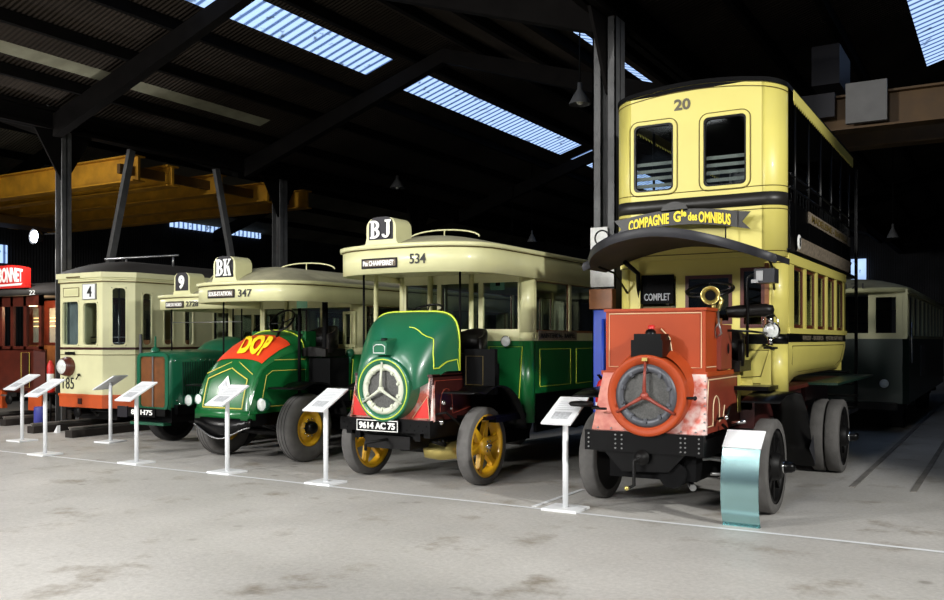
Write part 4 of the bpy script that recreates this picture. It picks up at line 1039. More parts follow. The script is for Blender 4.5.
# dash bulge
mb = MB('old_green'); secs = []
for y, w, top in ((.02, .36, 1.40), (.1, .46, 1.52), (.25, .54, 1.60), (.5, .58, 1.66), (.75, .6, 1.64)):
    secs.append([(w*math.copysign(abs(math.cos(PI-PI*k/16))**.8, math.cos(PI-PI*k/16)), y, .95+(top-.95)*abs(math.sin(PI*k/16))**.8) for k in range(17)])
R = mb.grid(secs, True); mb.face(R[-1]); mb.build('dash_cowl', B)
mb = MB('old_green'); mb.box((-.58, .3, .6), (.58, .75, 1.05)); mb.build('dash_panel', B)
mb = MB('black_paint'); mb.box((-.62, -1.06, .50), (.36, -1.0, .60)); mb.mat('black_matt'); mb.box((-.37, -.95, .40), (.37, .6, .62)); mb.build('front_beam', B)
mb = MB('plate_dark'); mb.box((-.66, -1.08, .46), (-.44, -1.05, .62)); mb.build('bumper_bracket', B)
mb = MB('black_paint'); mb.box((-.42, -1.075, .48), (.16, -1.06, .61)); pl_ = mb.build('number_plate', B)
text('88 H75', 'lettering', pl_, (-.12, -1.078, .545), .46, .075, 'letter_white', bold=.02)
mb = MB('old_green'); mb.box((-.42, -1.04, .36), (.3, -.9, .40)); mb.build('front_step', B)
headlamp(B, (.46, -.72, .72), .085, .14, 'old_green'); headlamp(B, (-.46, -.72, .72), .085, .14, 'old_green')
for s in (-1, 1): mudguard(B, s*.5, s*.9, .0, .42, .56, 40, 165)
steering(B, (.35, .9, 1.72), .2, math.radians(55), (.35, .5, 1.2)); seat(B, (.35, .95, 1.1), .45)
mb = MB('steel'); mb.tube([(-.86, .1, 1.88), (.7, .1, 1.88)], .008, 6); mb.build('screen_bar', B)
# ------------------------------------------------------------------ double decker omnibus number 20
B = empty('double_decker_omnibus', (-2.745, 8.57, 0), 0, 'yellow double decker omnibus number 20 with vermilion bonnet and black canopy', 'bus')
for s in (-1, 1):
    wheel(B, s*.90, 0, .435, .16, 'solid', s)
    wheel(B, s*1.02, 3.1, .44, .16, 'solid', s); o = wheel(B, s*.84, 3.1, .44, .15, 'solid', s); [bpy.data.objects.remove(c_) for c_ in list(bpy.data.objects) if c_.parent == o and c_.name.startswith('hub')]
for ya in (0, 3.1):
    mb = MB('iron'); mb.tube([(-.75, ya, .435), (-.5, ya, .42), (-.35, ya, .33), (.35, ya, .33), (.5, ya, .42), (.75, ya, .435)], .045, 10); mb.build('axle', B)
    for s in (-1, 1):
        mb = MB('iron')
        for k in range(5): hl = .55-.09*k; mb.tube([(s*.48, ya-hl, .56), (s*.48, ya-hl*.5, .49-.02*k), (s*.48, ya, .45-.022*k), (s*.48, ya+hl*.5, .49-.02*k), (s*.48, ya+hl, .56)], .018, 6)
        mb.build('leaf_spring', B)
for s in (-1, 1):
    mb = MB('black_paint'); mb.box((s*.46-.04, -.9, .58), (s*.46+.04, 4.6, .74)); mb.build('frame_rail', B)
mb = MB('black_paint'); mb.box((-.60, -.96, .60), (.50, -.90, .78))
mb.prism([(-.45, -.93, .62), (.35, -.93, .62), (.18, -.93, .44), (-.25, -.93, .42)], (0, .05, 0)); mb.mat('steel')
for x in (-.56, -.30, -.24, .30, .34, .46):
    for k in range(4): mb.cyl((x, -.97, .63+.04*k), (x, -.955, .63+.04*k), .008, n=6)
mb.build('front_beam', B)
mb = MB('iron'); mb.lathe((-.05, -.97, .56), (0, -1, 0), [(.07, 0), (.05, .03), (.03, .06), (0, .06)], 16); mb.tube([(-.05, -1.02, .56), (-.10, -1.03, .54), (-.10, -1.03, .32), (-.13, -1.08, .30)], .016, 8); mb.mat('brass'); mb.sphere((-.14, -1.1, .30), .022, 8); mb.build('starting_handle', B)
mb = MB('black_matt'); mb.box((-.4, -.85, .36), (.4, .8, .6)); mb.cyl((.2, -.9, .42), (.2, -.2, .42), .12); mb.mat('bonnet_green'); mb.lathe((-.02, -.5, .34), (0, 0, 1), [(0, 0), (.1, .01), (.16, .1), (.16, .2)], 16); mb.build('engine_tray', B)
mb = MB('steel'); mb.tube([(.2, -.75, .52), (.45, -.6, .55), (.66, -.4, .5)], .022, 8); mb.tube([(.1, -.6, .36), (.4, -.4, .38), (.6, -.2, .36)], .02, 8); mb.tube([(.30, -.7, .33), (.36, -.8, .3)], .03, 8); mb.build('steering_linkage', B)
# lower engine box
for s in (-1, 1):
    mb = MB('vermilion_dark'); X = s*.48
    mb.prism([(X, -.88, .78), (X, .30, .78), (X, .30, 1.30), (X, -.80, 1.30)], (-s*.04, 0, 0)); mb.mat('pale_line'); X = s*.484
    arch = [(X, -.62+.10+.10*math.cos(PI-PI*k/8), .98+.12*math.sin(PI*k/8)) for k in range(9)]
    loopline(mb, [(X, -.82, .84), (X, -.63, .84)]+arch+[(X, -.42, .86), (X, -.30, .90), (X, -.25, 1.0)], .006, False)
    loopline(mb, [(X, -.77, 1.25), (X, .20, 1.25), (X, .24, 1.22)], .006, False); loopline(mb, [(X, -.83, .84), (X, -.765, 1.24)], .006, False)
    mb.build('engine_side_panel', B)
mb = MB('peeling_pink'); mb.prism([(-.56, -.89, .78), (-.0, -.89, .78), (.0, -.81, 1.30), (-.48, -.81, 1.30)], (0, .04, 0))
mb.mat('peeling_red'); mb.prism([(0, -.89, .78), (.50, -.89, .78), (.48, -.81, 1.30), (0, -.81, 1.30)], (0, .04, 0)); mb.mat('steel')
for k in range(7): mb.cyl((.485-.002*k, -.90+.012*k, .82+.07*k), (.485-.002*k, -.885+.012*k, .82+.07*k), .008, n=6)
for k in range(8): mb.cyl((-.5+.13*k, -.90, .80), (-.5+.13*k, -.885, .80), .008, n=6)
mb.build('engine_front_panel', B)
mb = MB('vermilion'); mb.box((-.50, -.81, 1.28), (.49, .34, 1.32)); mb.build('engine_cover', B, None)
round_radiator(B, (0, -1.0, 1.11), .36, .22, 'vermilion', 'radiator_ring', 'radiator_core', 'spider_red')
mb = MB('vermilion'); mb.lathe((0, -.80, 1.14), (0, -1, 0), [(.40, -.03), (.38, .03), (.35, .1)], 40); mb.mat('pale_line')
mb.build('radiator_cowl', B)
mb = MB('brass'); mb.cbox((0, -1.03, 1.43), (.05, .02, .03)); mb.build('maker_plate', B)
mb = MB('black_paint'); mb.box((-.14, -1.0, 1.45), (.15, -.70, 1.60)); mb.box((-.12, -.98, 1.60), (.13, -.72, 1.655)); mb.lathe((.0, -.88, 1.65), (0, 0, 1), [(.05, 0), (.045, .03), (.02, .05), (0, .05)], 14); mb.build('header_tank', B)
mb = MB('signal_red'); mb.lathe((0, -.86, 1.70), (0, 0, 1), [(.03, 0), (.03, .03), (.0, .035)], 12); mb.build('filler_cap', B)
mb = MB('iron'); mb.tube([(-.52, -.98, .98), (-.38, -.98, .98)], .012, 6); mb.lathe((-.66, -.90, 1.01), (0, 0, 1), [(0, -.03), (.10, -.02), (.12, 0), (.10, .02), (0, .03)], 16); mb.tube([(-.66, -.9, 1.0), (-.48, -.84, .98)], .012, 6); mb.build('side_bracket', B)
mb = MB('iron'); mb.tube([(.36, -.98, 1.10), (.43, -.98, 1.10)], .014, 6); mb.sphere((.43, -.98, 1.10), .02, 6); mb.build('radiator_tap', B)
mb = MB('iron'); mb.tube([(.52, -.6, .90), (.60, -.6, .92), (.60, -.5, 1.0)], .014, 6); mb.tube([(.52, -.45, .84), (.64, -.5, .74), (.64, -.55, .66)], .014, 6); mb.mat('chrome'); mb.sphere((.60, -.62, .92), .024, 8); mb.sphere((.64, -.5, .70), .028, 8); mb.tube([(.62, -.5, .86), (.74, -.5, .88)], .016, 8); mb.build('oil_pump', B)
# scuttle (upper box)
mb = MB('vermilion'); mb.box((-.47, -.77, 1.32), (.46, -.42, 1.88)); mb.box((-.485, -.785, 1.86), (.475, -.40, 1.885)); mb.mat('pale_line'); Y = -.775
loopline(mb, [(-.12, Y, 1.355), (-.435, Y, 1.355), (-.435, Y, 1.84), (.425, Y, 1.84), (.425, Y, 1.355), (.28, Y, 1.355), (.16, Y, 1.5), (.14, Y, 1.62), (.06, Y, 1.70)], .0055, False)
X = .463; loopline(mb, [(X, -.74, 1.36), (X, -.45, 1.36)], .005, False); mb.build('scuttle', B)
mb = MB('wood'); mb.box((-.46, -.42, 1.32), (.455, -.22, 1.80)); mb.mat('yellow'); mb.box((.455, -.21, 1.32), (.46, .2, 1.36)); mb.build('scuttle_side', B)
mb = MB('vermilion_dark'); mb.box((.30, -.42, 1.33), (.50, -.06, 1.74)); mb.mat('black_matt'); mb.lathe((.50, -.20, 1.52), (1, 0, 0), [(0, .004), (.05, .004)], 24); mb.mat('vermilion_dark'); mb.lathe((.50, -.20, 1.52), (1, 0, 0), [(.05, .004), (.055, .01), (.065, .004)], 24); mb.build('control_box', B)
steering(B, (.33, -.18, 2.07), .215, math.radians(20), (.30, -.3, 1.3))
# brass horn
mb = MB('brass'); mb.lathe((.44, -.55, 2.0), (.28, -1, -.05), [(.02, -.16), (.022, -.1), (.03, -.05), (.055, .01), (.078, .04), (.085, .045), (.074, .04), (.045, .0), (.02, -.06), (0, -.07)], 28)
mb.tube([(.46, -.40, 2.0), (.49, -.36, 1.96), (.47, -.40, 1.88), (.44, -.46, 1.86), (.46, -.5, 1.92)], .022, 8); mb.mat('black_matt'); mb.lathe((.44, -.55, 2.0), (.28, -1, -.05), [(.046, .006), (.0, .008)], 28); h = mb.build('horn', B)
mb = MB('steel'); mb.tube([(.47, -.42, 1.88), (.50, -.5, 1.75), (.53, -.52, 1.66), (.48, -.5, 1.62), (.46, -.48, 1.7), (.5, -.46, 1.78)], .010, 6); mb.build('horn_tube', h)
mb = MB('leather'); mb.lathe((.46, -.1, 1.86), (1, .25, .05), [(0, 0), (.05, .01), (.06, .1), (.06, .36), (.04, .42), (0, .43)], 20); mb.build('horn_bulb', h)
mb = MB('black_paint'); mb.tube([(.66, -.12, 1.44), (.66, -.12, 2.17), (.69, -.12, 2.2), (.80, -.12, 2.2)], .013, 8); mb.tube([(.2, -.2, 1.7), (.70, -.2, 1.68), (.78, .3, 1.66)], .012, 6); mb.build('lever', B)
# carriage lantern
mb = MB('visor_grey'); mb.box((.74, -.2, 2.12), (.92, -.02, 2.25)); mb.mat('steel'); mb.box((.76, -.21, 2.14), (.82, -.2, 2.23)); mb.box((.72, -.23, 2.12), (.78, -.2, 2.15)); mb.build('side_lantern', B)
# acetylene headlamp
mb = MB('chrome'); c = Vector((.80, .22, 1.69)); mb.lathe(c, (0, -1, 0), [(0, -.14), (.05, -.13), (.075, -.05), (.082, 0), (.072, .012)], 28); mb.cyl(c+Vector((0, -.06, .07)), c+Vector((0, -.06, .13)), .035, n=16)
mb.tube([c+Vector((.08*math.cos(PI*k/12), -.05, .03+.13*math.sin(PI*k/12))) for k in range(13)], .005, 6); mb.cyl(c+Vector((0, -.05, -.14)), c+Vector((0, -.05, -.06)), .025, n=12); o = mb.build('headlamp', B)
mb = MB('lens'); mb.lathe(c, (0, -1, 0), [(.07, .008), (.045, .02), (0, .026)], 28); mb.build('lens', o)
mb = MB('black_paint'); mb.cyl(c+Vector((0, -.06, .128)), c+Vector((0, -.06, .16)), .042, n=16); mb.tube([c+Vector((0, -.05, -.16)), c+Vector((0, .1, -.18)), c+Vector((-.14, .3, -.14))], .014, 6); mb.cbox(c+Vector((0, -.03, -.165)), (.11, .1, .02)); mb.build('lamp_bracket', o)
# lower saloon
hw = .87; y0 = .53; y1 = 4.35; zs = 1.72; zt = 2.44
for s in (-1, 1):
    X = s*hw
    # curved yellow waist: boat shaped bottom
    mb = MB('yellow')
    def zbot(y): return 1.02+.20*min(1, max(0, (y-y0-.05)/.9))+.0*y
    N = 14; outer = []
    for k in range(N+1):
        y = y0+.12+(y1-.15-y0-.12)*k/N; outer.append(y)
    rows = [[(X, y, 1.58) for y in outer], [(X, y, 1.5) for y in outer], [(X-s*.03, y, 1.35) for y in outer], [(X-s*.10, y, zbot(y)) for y in outer], [(X-s*.14, y, zbot(y)) for y in outer], [(X-s*.05, y, 1.58) for y in outer]]
    mb.grid(rows, True, cv=True); mb.mat('dark_line'); X2 = X+s*.003
    loopline(mb, [(X2, y0+.3, 1.54), (X2, y1-.3, 1.54), (X2-s*.03, y1-.36, 1.34), (X2-s*.08, y1-.5, 1.27), (X2-s*.08, y0+.75, 1.26), (X2-s*.03, y0+.42, 1.36)], .004)
    mb.mat('black_paint'); mb.box((X-s*.05, y0+.1, 1.58), (X+s*.005, y1-.15, 1.665)); mb.mat('yellow'); mb.box((X-s*.05, y0+.1, 1.665), (X+s*.02, y1-.12, 1.72))
    wp = mb.build('waist_panel', B)
    text('PASSY - BOURSE    HOTEL DE VILLE', 'lettering', wp, (X+s*.008, (y0+y1)/2+.2, 1.622), 2.6, .05, 'letter_grey', u=(0, s, 0), bold=.02)
    mb = MB('yellow'); ws = [y0+.34+.66*k for k in range(6)]
    for y in ws: mb.box((X-s*.05, y-.05, 1.72), (X, y+.04, 2.38))
    mb.box((X-s*.05, y0+.1, 2.36), (X+s*.01, y1-.12, 2.46)); mb.box((X-s*.05, y0+.12, 1.72), (X, y0+.3, 2.4)); mb.box((X-s*.05, y1-.2, 1.72), (X, y1-.12, 2.4)); mb.build('window_pillar', B)
    for a, b in zip(ws, ws[1:]):
        m2 = MB('mahogany'); m2.holed((X-s*.04, a+.04, 1.72), (0, 1, 0), (0, 0, 1), b-a-.09, .64, [(.05, .04, b-a-.14, .60)], (s*.02, 0, 0)); w_ = m2.build('side_window', B)
        m3 = MB('glass'); m3.box((X-s*.034, a+.09, 1.76), (X-s*.03, b-.1, 2.32)); m3.build('pane', w_)
    # rounded front corner with arched top
    N = 6; r_ = .14; path = [(s*(hw-r_+r_*math.sin(PI/2*k/N)), y0+r_-r_*math.cos(PI/2*k/N)) for k in range(N+1)]
    if s < 0: path = path[::-1]
    mb = MB('yellow'); mb.strip(path, 1.08, 1.56, .05); mb.mat('black_paint'); mb.strip(path, 1.56, 1.66, .05); mb.mat('yellow'); mb.strip(path, 1.66, 2.46, .05)
    mb.mat('dark_line'); mb.tube([(p[0]*1.004, p[1]-.003, 2.36) for p in path], .004, 4); mb.build('corner_post', B)
w2 = hw-.14
mb = MB('yellow'); mb.holed((-w2, y0, 1.02), (1, 0, 0), (0, 0, 1), 2*w2, .54, [], (0, .04, 0)); mb.mat('dark_line')
loopline(mb, [(.05, y0-.003, 1.20), (.05, y0-.003, 1.50), (w2-.02, y0-.003, 1.50), (w2-.1, y0-.003, 1.24)], .004); loopline(mb, [(.05, y0-.003, 1.06), (w2-.2, y0-.003, 1.06), (w2-.1, y0-.003, 1.17), (.05, y0-.003, 1.17)], .004)
mb.mat('black_paint'); mb.box((-w2, y0-.004, 1.56), (w2, y0+.04, 1.66)); mb.mat('yellow')
mb.holed((-w2, y0, 1.66), (1, 0, 0), (0, 0, 1), 2*w2, .80, [(.13, .06, .5, .60), (.60, .10, 1.08, .60), (1.16, .06, 1.40, .66)], (0, .04, 0)); mb.build('front_bulkhead', B)
mb = MB('black_matt'); mb.box((-.60, y0-.02, 1.98), (-.25, y0, 2.28)); cb = mb.build('full_board', B)
text('COMPLET', 'lettering', cb, (-.425, y0-.024, 2.05), .28, .075, 'print_grey', bold=.01)
mb = MB('dark_line'); mb.box((-.6, y0-.01, 1.78), (-.24, y0, 1.95)); mb.mat('steel'); mb.box((-.54, y0-.02, 1.86), (-.30, y0-.01, 1.89)); mb.build('ticket_slot', B)
for a, b, z0_, z1_ in ((-.13, .35, 1.76, 2.26), (.43, .67, 1.72, 2.32)):
    m2 = MB('mahogany'); m2.holed((a, y0-.006, z0_), (1, 0, 0), (0, 0, 1), b-a, z1_-z0_, [(.035, .035, b-a-.035, z1_-z0_-.035)], (0, .03, 0)); w_ = m2.build('bulkhead_window', B)
    m3 = MB('glass_dark'); m3.box((a+.035, y0+.01, z0_+.035), (b-.035, y0+.014, z1_-.035)); m3.build('pane', w_)
mb = MB('wood'); mb.box((.67, y0-.012, 1.66), (.71, y0, 2.36)); mb.build('door_post', B)
mb = MB('yellow'); mb.box((-hw+.05, y1-.16, 1.2), (hw-.05, y1-.12, 2.4)); mb.build('rear_wall', B)
mb = MB('mahogany'); mb.box((-hw+.06, y0+.05, 1.08), (hw-.06, y1-.15, 1.12)); 
for s in (-1, 1): mb.box((s*.45, y0+.2, 1.5), (s*(hw-.08), y1-.3, 1.56))
mb.build('saloon_floor', B)
for k in range(4):
    mb = MB('interior_pale'); mb.box((-hw+.1, y0+.3+.9*k, 1.56), (-hw+.25, y0+1.0+.9*k, 2.0)); mb.build('bench_back', B)
mb = MB('maroon'); mb.box((-.62, .32, .74), (.62, 4.4, 1.06)); mb.box((-.75, 1.0, .80), (.75, 1.9, 1.08)); mb.box((-.72, 2.3, .9), (.72, 2.75, 1.12)); mb.build('under_frame', B)
mb = MB('yellow'); mb.box((.47, .32, .92), (.60, .34, 1.22)); mb.box((.485, .20, .90), (.49, .32, 1.26)); mb.build('step_board', B)
# running board over the rear wheel and mudguards
for s in (-1, 1):
    mb = MB('dark_green'); mb.box((s*.80, 2.0, 1.10), (s*1.12, 5.0, 1.125)); mb.build('rear_mudguard', B)
    mb = MB('black_paint'); rows = []
    for y, z in ((-.35, 1.05), (-.1, 1.10), (.3, 1.11), (.62, 1.08), (.9, .9), (1.15, .55), (1.3, .30)): rows.append([(s*.66, y, z), (s*1.0, y, z), (s*1.0, y, z-.015), (s*.66, y, z-.015)])
    mb.loft(rows); mb.mat('visor_grey'); mb.prism([(s*1.001, 1.0, .5), (s*1.001, 1.2, .62), (s*1.001, 1.33, .30)], (s*.004, 0, 0)); mb.build('front_mudguard', B)
mb = MB('black_paint'); mb.box((-.8, .1, 1.12), (.8, .52, 1.16)); mb.box((-.9, 4.2, .6), (.9, 5.2, .66))
for s in (-1, 1): mb.box((s*.86, 5.1, .6), (s*.9, 5.14, 4.0))
mb.build('rear_platform', B)
mb = MB('iron')
for k in range(12):
    a = PI*k/14; mb.box((.1+.62*math.cos(a)-.22, 4.75+.34*math.sin(a)-.15, .66+.16*k), (.1+.62*math.cos(a)+.22, 4.75+.34*math.sin(a)+.15, .68+.16*k))
mb.build('spiral_stair', B)
# deck between the saloons
mb = MB('black_paint'); mb.box((-hw-.01, y0+.05, 2.46), (hw+.01, y1+.75, 2.50)); mb.build('upper_floor', B)
# upper deck front: bowed panel with rounded corners and an arched top
uy = .40; R_ = .20; hwu = .87; zb = 2.42
def ztop(x): return 4.19-.10*(x/hwu)**2
def front_path(hwu, uy, R_, ext=.03, off=0):
    P = [(-hwu-off, uy+R_+ext), (-hwu-off, uy+R_)]
    for k in range(1, 8): a = PI/2*k/8; P.append((-hwu+R_-(R_+off)*math.cos(a), uy+R_-(R_+off)*math.sin(a)))
    for k in range(9): x = -hwu+R_+(2*(hwu-R_))*k/8; P.append((x, uy-off))
    for k in range(1, 9): a = PI/2*k/8; P.append((hwu-R_+(R_+off)*math.sin(a), uy+R_-(R_+off)*math.cos(a)))
    P.append((hwu+off, uy+R_+ext)); return P
w1 = (-.655, -.205); w2_ = (.075, .525); wz = (3.13, 3.84)
mb = MB('yellow')
F_ = hwu-R_
mb.holed((-F_, uy, zb), (1, 0, 0), (0, 0, 1), 2*F_, 1.50, [(w1[0]+F_+(.045 if w1[0] < -F_ else 0), wz[0]-zb, w1[1]+F_, wz[1]-zb), (w2_[0]+F_, wz[0]-zb, w2_[1]+F_, wz[1]-zb)], (0, .03, 0)) if False else None
w1 = (-.645, -.205); w2_ = (.09, .53)
mb.holed((-F_, uy, zb), (1, 0, 0), (0, 0, 1), 2*F_, 1.50, [(w1[0]+F_, wz[0]-zb, w1[1]+F_, wz[1]-zb), (w2_[0]+F_, wz[0]-zb, w2_[1]+F_, wz[1]-zb)], (0, .03, 0))
mb.prism([(-F_, uy, 3.92)]+[(F_, uy, 3.92)]+[(F_-2*F_*k/10, uy, ztop(F_-2*F_*k/10)) for k in range(11)], (0, .03, 0))
pth = front_path(hwu, uy, R_)
for seg in (pth[:9+1], pth[-10:]):
    mb.strip(seg, zb, [ztop(p[0]) for p in seg], .03)
mb.mat('dark_line')
po_ = front_path(hwu, uy, R_, off=.004)
mb.tube([(p[0], p[1], ztop(p[0])-.055) for p in po_], .005, 4); mb.tube([(p[0], p[1], 3.105) for p in po_], .004, 4); mb.tube([(p[0], p[1], 2.88) for p in po_], .004, 4); mb.tube([(p[0], p[1], 2.47) for p in po_], .004, 4)
mb.mat('yellow')
up = mb.build('upper_front_panel', B)
mb = MB('band_black'); mb.strip(front_path(hwu, uy-.006, R_, off=.004), 2.915, 3.045, .012); mb.build('waist_band', up)
for (a, b) in (w1, w2_):
    w = b-a; h = wz[1]-wz[0]; cx_ = (a+b)/2; cz_ = (wz[0]+wz[1])/2
    mb = MB('yellow'); mb.rring((cx_, uy-.012, cz_), (1, 0, 0), (0, 0, 1), w-.015, h-.015, .05, w+.05, h+.05, (0, .05, 0), rounded_outer=.08)
    mb.mat('dark_line'); loopline(mb, [(cx_+p[0], uy-.004, cz_+p[1]) for p in rrect(w+.07, h+.07, .09)], .004)
    mb.mat('black_paint'); mb.rring((cx_, uy-.004, cz_), (1, 0, 0), (0, 0, 1), w-.05, h-.05, .05, w-.015, h-.015, (0, .05, 0), rounded_outer=.05)
    wdw = mb.build('front_window', up)
    mb = MB('glass'); mb.box((a+.03, uy+.02, wz[0]+.03), (b-.03, uy+.024, wz[1]-.03)); mb.build('pane', wdw)
    mb = MB('interior_pale')
    for k in range(4): mb.box((a+.02, uy+.05, wz[0]+.06+.075*k), (b-.02, uy+.065, wz[0]+.095+.075*k))
    mb.build('safety_rail', wdw)
text('20', 'fleet_number', up, (-.12, uy-.004, 4.00), .17, .115, 'letter_grey', bold=.03, depth=.004)
# ribbon board
def rib(x): return .07*(1-(x/.62)**2)
mb = MB('band_black'); ry = uy-.17; N = 16; A = []; 
RX = -.10
top = [(RX-.58+1.16*k/N, 2.84+rib(-.58+1.16*k/N)) for k in range(N+1)]; bot = [(RX-.58+1.16*k/N, 2.685+rib(-.58+1.16*k/N)) for k in range(N+1)]
for k in range(N): mb.prism([(bot[k][0], ry, bot[k][1]), (bot[k+1][0], ry, bot[k+1][1]), (top[k+1][0], ry, top[k+1][1]), (top[k][0], ry, top[k][1])], (0, .012, 0))
for s in (-1, 1): mb.prism([(RX+s*.50, ry+.014, 2.71), (RX+s*.70, ry+.014, 2.67), (RX+s*.62, ry+.014, 2.75), (RX+s*.70, ry+.014, 2.84), (RX+s*.50, ry+.014, 2.86)], (0, .012, 0))
mb.prism([(RX-.05+.14*math.cos(PI*k/10), ry, 2.89+.10*math.sin(PI*k/10)) for k in range(11)], (0, .012, 0))
mb.mat('iron'); mb.tube([(-.4, ry+.02, 2.74), (-.4, uy, 2.74)], .01, 6); mb.tube([(.4, ry+.02, 2.74), (.4, uy, 2.74)], .01, 6); mb.tube([(.36, ry+.02, 2.74), (.36, ry+.02, 2.55)], .008, 6)
rb = mb.build('ribbon_board', B)
def wr(p): return (p.x*.93+RX, ry-.006+p.y*.4, p.z+rib(p.x)-.018)
text('COMPAGNIE', 'lettering', rb, (-.34, 0, 2.775), .46, .11, 'letter_yellow', warp=wr, bold=.035)
text('G', 'lettering', rb, (-.02, 0, 2.785), .08, .11, 'letter_yellow', warp=wr, bold=.035); text('le', 'lettering', rb, (.055, 0, 2.815), .055, .07, 'letter_yellow', warp=wr, bold=.04)
text('des', 'lettering', rb, (.15, 0, 2.78), .10, .085, 'letter_yellow', warp=wr, bold=.035)
text('OMNIBUS', 'lettering', rb, (.385, 0, 2.775), .34, .11, 'letter_yellow', warp=wr, bold=.035)
# upper roof, valance and open sides
mb = MB('black_matt'); rows = []
yr0, yr1 = uy-.03, 4.6
ol = [(p[0]*1.01, p[1]-.015) for p in front_path(hwu, uy, R_, ext=0)]+[(hwu+.03, yr1), (-hwu-.03, yr1)]
def roofz(x): return ztop(min(hwu, abs(x)))+.0
for s_ in (1, .85, .6, .3, 0): rows.append([(x*s_, min(max(y, 1.2), 4)+(y-min(max(y, 1.2), 4))*s_, roofz(x)*s_**0+.035*0+(ztop(x*s_)-ztop(x))+.035) for x, y in ol])
mb.grid(rows, True, cu=True); mb.grid([[(x, y, roofz(x)-.01) for x, y in ol], [(x, y, roofz(x)+.035) for x, y in ol]], True, cu=True)
mb.face(mb.pts([(x*.99, y+.01, roofz(x)-.012) for x, y in ol])); mb.build('upper_roof', B)
for s in (-1, 1):
    mb = MB('yellow'); X = s*(hwu+.035); P = [(X, uy+R_+.1, 4.06), (X, yr1, 4.06)]
    n = 40
    for k in range(n):
        ya = yr1-(yr1-uy-R_-.1)*k/n; yb = yr1-(yr1-uy-R_-.1)*(k+1)/n
        mb.prism([(X, ya, 4.07), (X, ya, 3.97), (X, (ya+yb)/2, 3.935), (X, yb, 3.97), (X, yb, 4.07)], (s*.008, 0, 0))
    mb.build('scalloped_valance', B)
    mb = MB('black_paint')
    for k in range(6):
        y = .95+.72*k; mb.cyl((s*hwu, y, 2.5), (s*hwu, y, 4.05), .016, n=8)
    for z in (3.25, 3.12): mb.tube([(s*hwu, .7, z), (s*hwu, 4.55, z)], .013, 6)
    mb.box((s*hwu-.01, .68, 2.50), (s*hwu+.01, 4.55, 2.98))
    for k in range(24): mb.box((s*hwu-.006, .75+.16*k, 2.98), (s*hwu+.006, .76+.16*k, 3.12))
    mb.build('side_railing', B)
    mb = MB('plate_tan'); mb.box((s*(hwu+.012), 1.6, 2.86), (s*(hwu+.02), 4.5, 2.98)); bd = mb.build('route_board', B)
    text('MADELEINE - BASTILLE', 'lettering', bd, (s*(hwu+.022), 3.0, 2.92), 2.5, .075, 'dark_line', u=(0, s, 0), bold=.02)
    mb = MB('plate_tan'); mb.prism([(s*(hwu+.02), .95, 2.50), (s*(hwu+.02), 4.3, 2.50), (s*(hwu+.06), 4.3, 2.63), (s*(hwu+.06), .95, 2.63)], (s*.01, 0, 0)); bd = mb.build('lower_board', B)
    mb = MB('paper'); mb.lathe((s*(hwu+.06), .85, 2.58), (s, 0, 0), [(0, .01), (.07, .01), (.075, 0)], 20); mb.build('round_plate', bd)
    text('8', 'lettering', bd, (s*(hwu+.072), .85, 2.58), .05, .09, 'letter_black', u=(0, s, 0), bold=.02)
mb = MB('mahogany'); mb.box((-.1, 1.0, 2.5), (-.06, 4.3, 3.1)); mb.box((.06, 1.0, 2.5), (.1, 4.3, 3.1)); mb.box((-.5, 1.0, 2.88), (-.1, 4.3, 2.92)); mb.box((.1, 1.0, 2.88), (.5, 4.3, 2.92)); mb.build('knifeboard_bench', B)
# black canopy over the driver
mb = MB('visor_grey'); NU, NV = 24, 8
def vis(u, v, dz=0):
    x = .945*u-.02; D = 1.32*(1-abs(u)**2.6)**.5 if abs(u) < 1 else 0
    y = .25-(.0+D)*v+.0; y = .43 - (.60*v if abs(u) >= 1 else (.60+ (D-.6 if D > .6 else 0)*1)*v)
    z = 2.35+.225*(1-abs(u)**1.75); return (x, y, z+dz)
top = [[vis(-1+2*i/NU, j/NV, .03) for i in range(NU+1)] for j in range(NV+1)]
mb.grid(top, True)
mb.grid([[vis(-1+2*i/NU, 1, .03) for i in range(NU+1)], [(vis(-1+2*i/NU, 1)[0]*1.012, vis(-1+2*i/NU, 1)[1]-.012, vis(-1+2*i/NU, 1)[2]-.01) for i in range(NU+1)], [vis(-1+2*i/NU, 1, -.055) for i in range(NU+1)]], True)
for s in (0, NU): mb.grid([[vis(-1+2*s/NU, j/NV, .03) for j in range(NV+1)], [vis(-1+2*s/NU, j/NV, -.03) for j in range(NV+1)]], False)
cn = mb.build('driver_canopy', B)
mb = MB('visor_brown'); mb.grid([[vis(-1+2*i/NU, j/NV, -.03 if j < NV else -.05) for i in range(NU+1)] for j in range(NV+1)], True); mb.build('canopy_lining', cn)
for s in (-1, 1): mb = MB('iron'); mb.tube([(s*.84, -.05, 2.34), (s*.80, .25, 2.30), (s*.76, y0, 2.1)], .012, 6); mb.build('canopy_stay', B)
mb = MB('black_paint'); mb.tube([(-.62, y0-.02, 2.0), (-.62, y0-.06, 2.3), (-.66, .2, 2.40)], .025, 6); mb.build('canopy_stay', B)
mb = MB('yellow'); mb.box((-.66, y0-.05, 1.5), (-.60, y0, 2.3)); mb.build('bulkhead_post', B)
seat(B, (.25, .05, 1.3), .6)

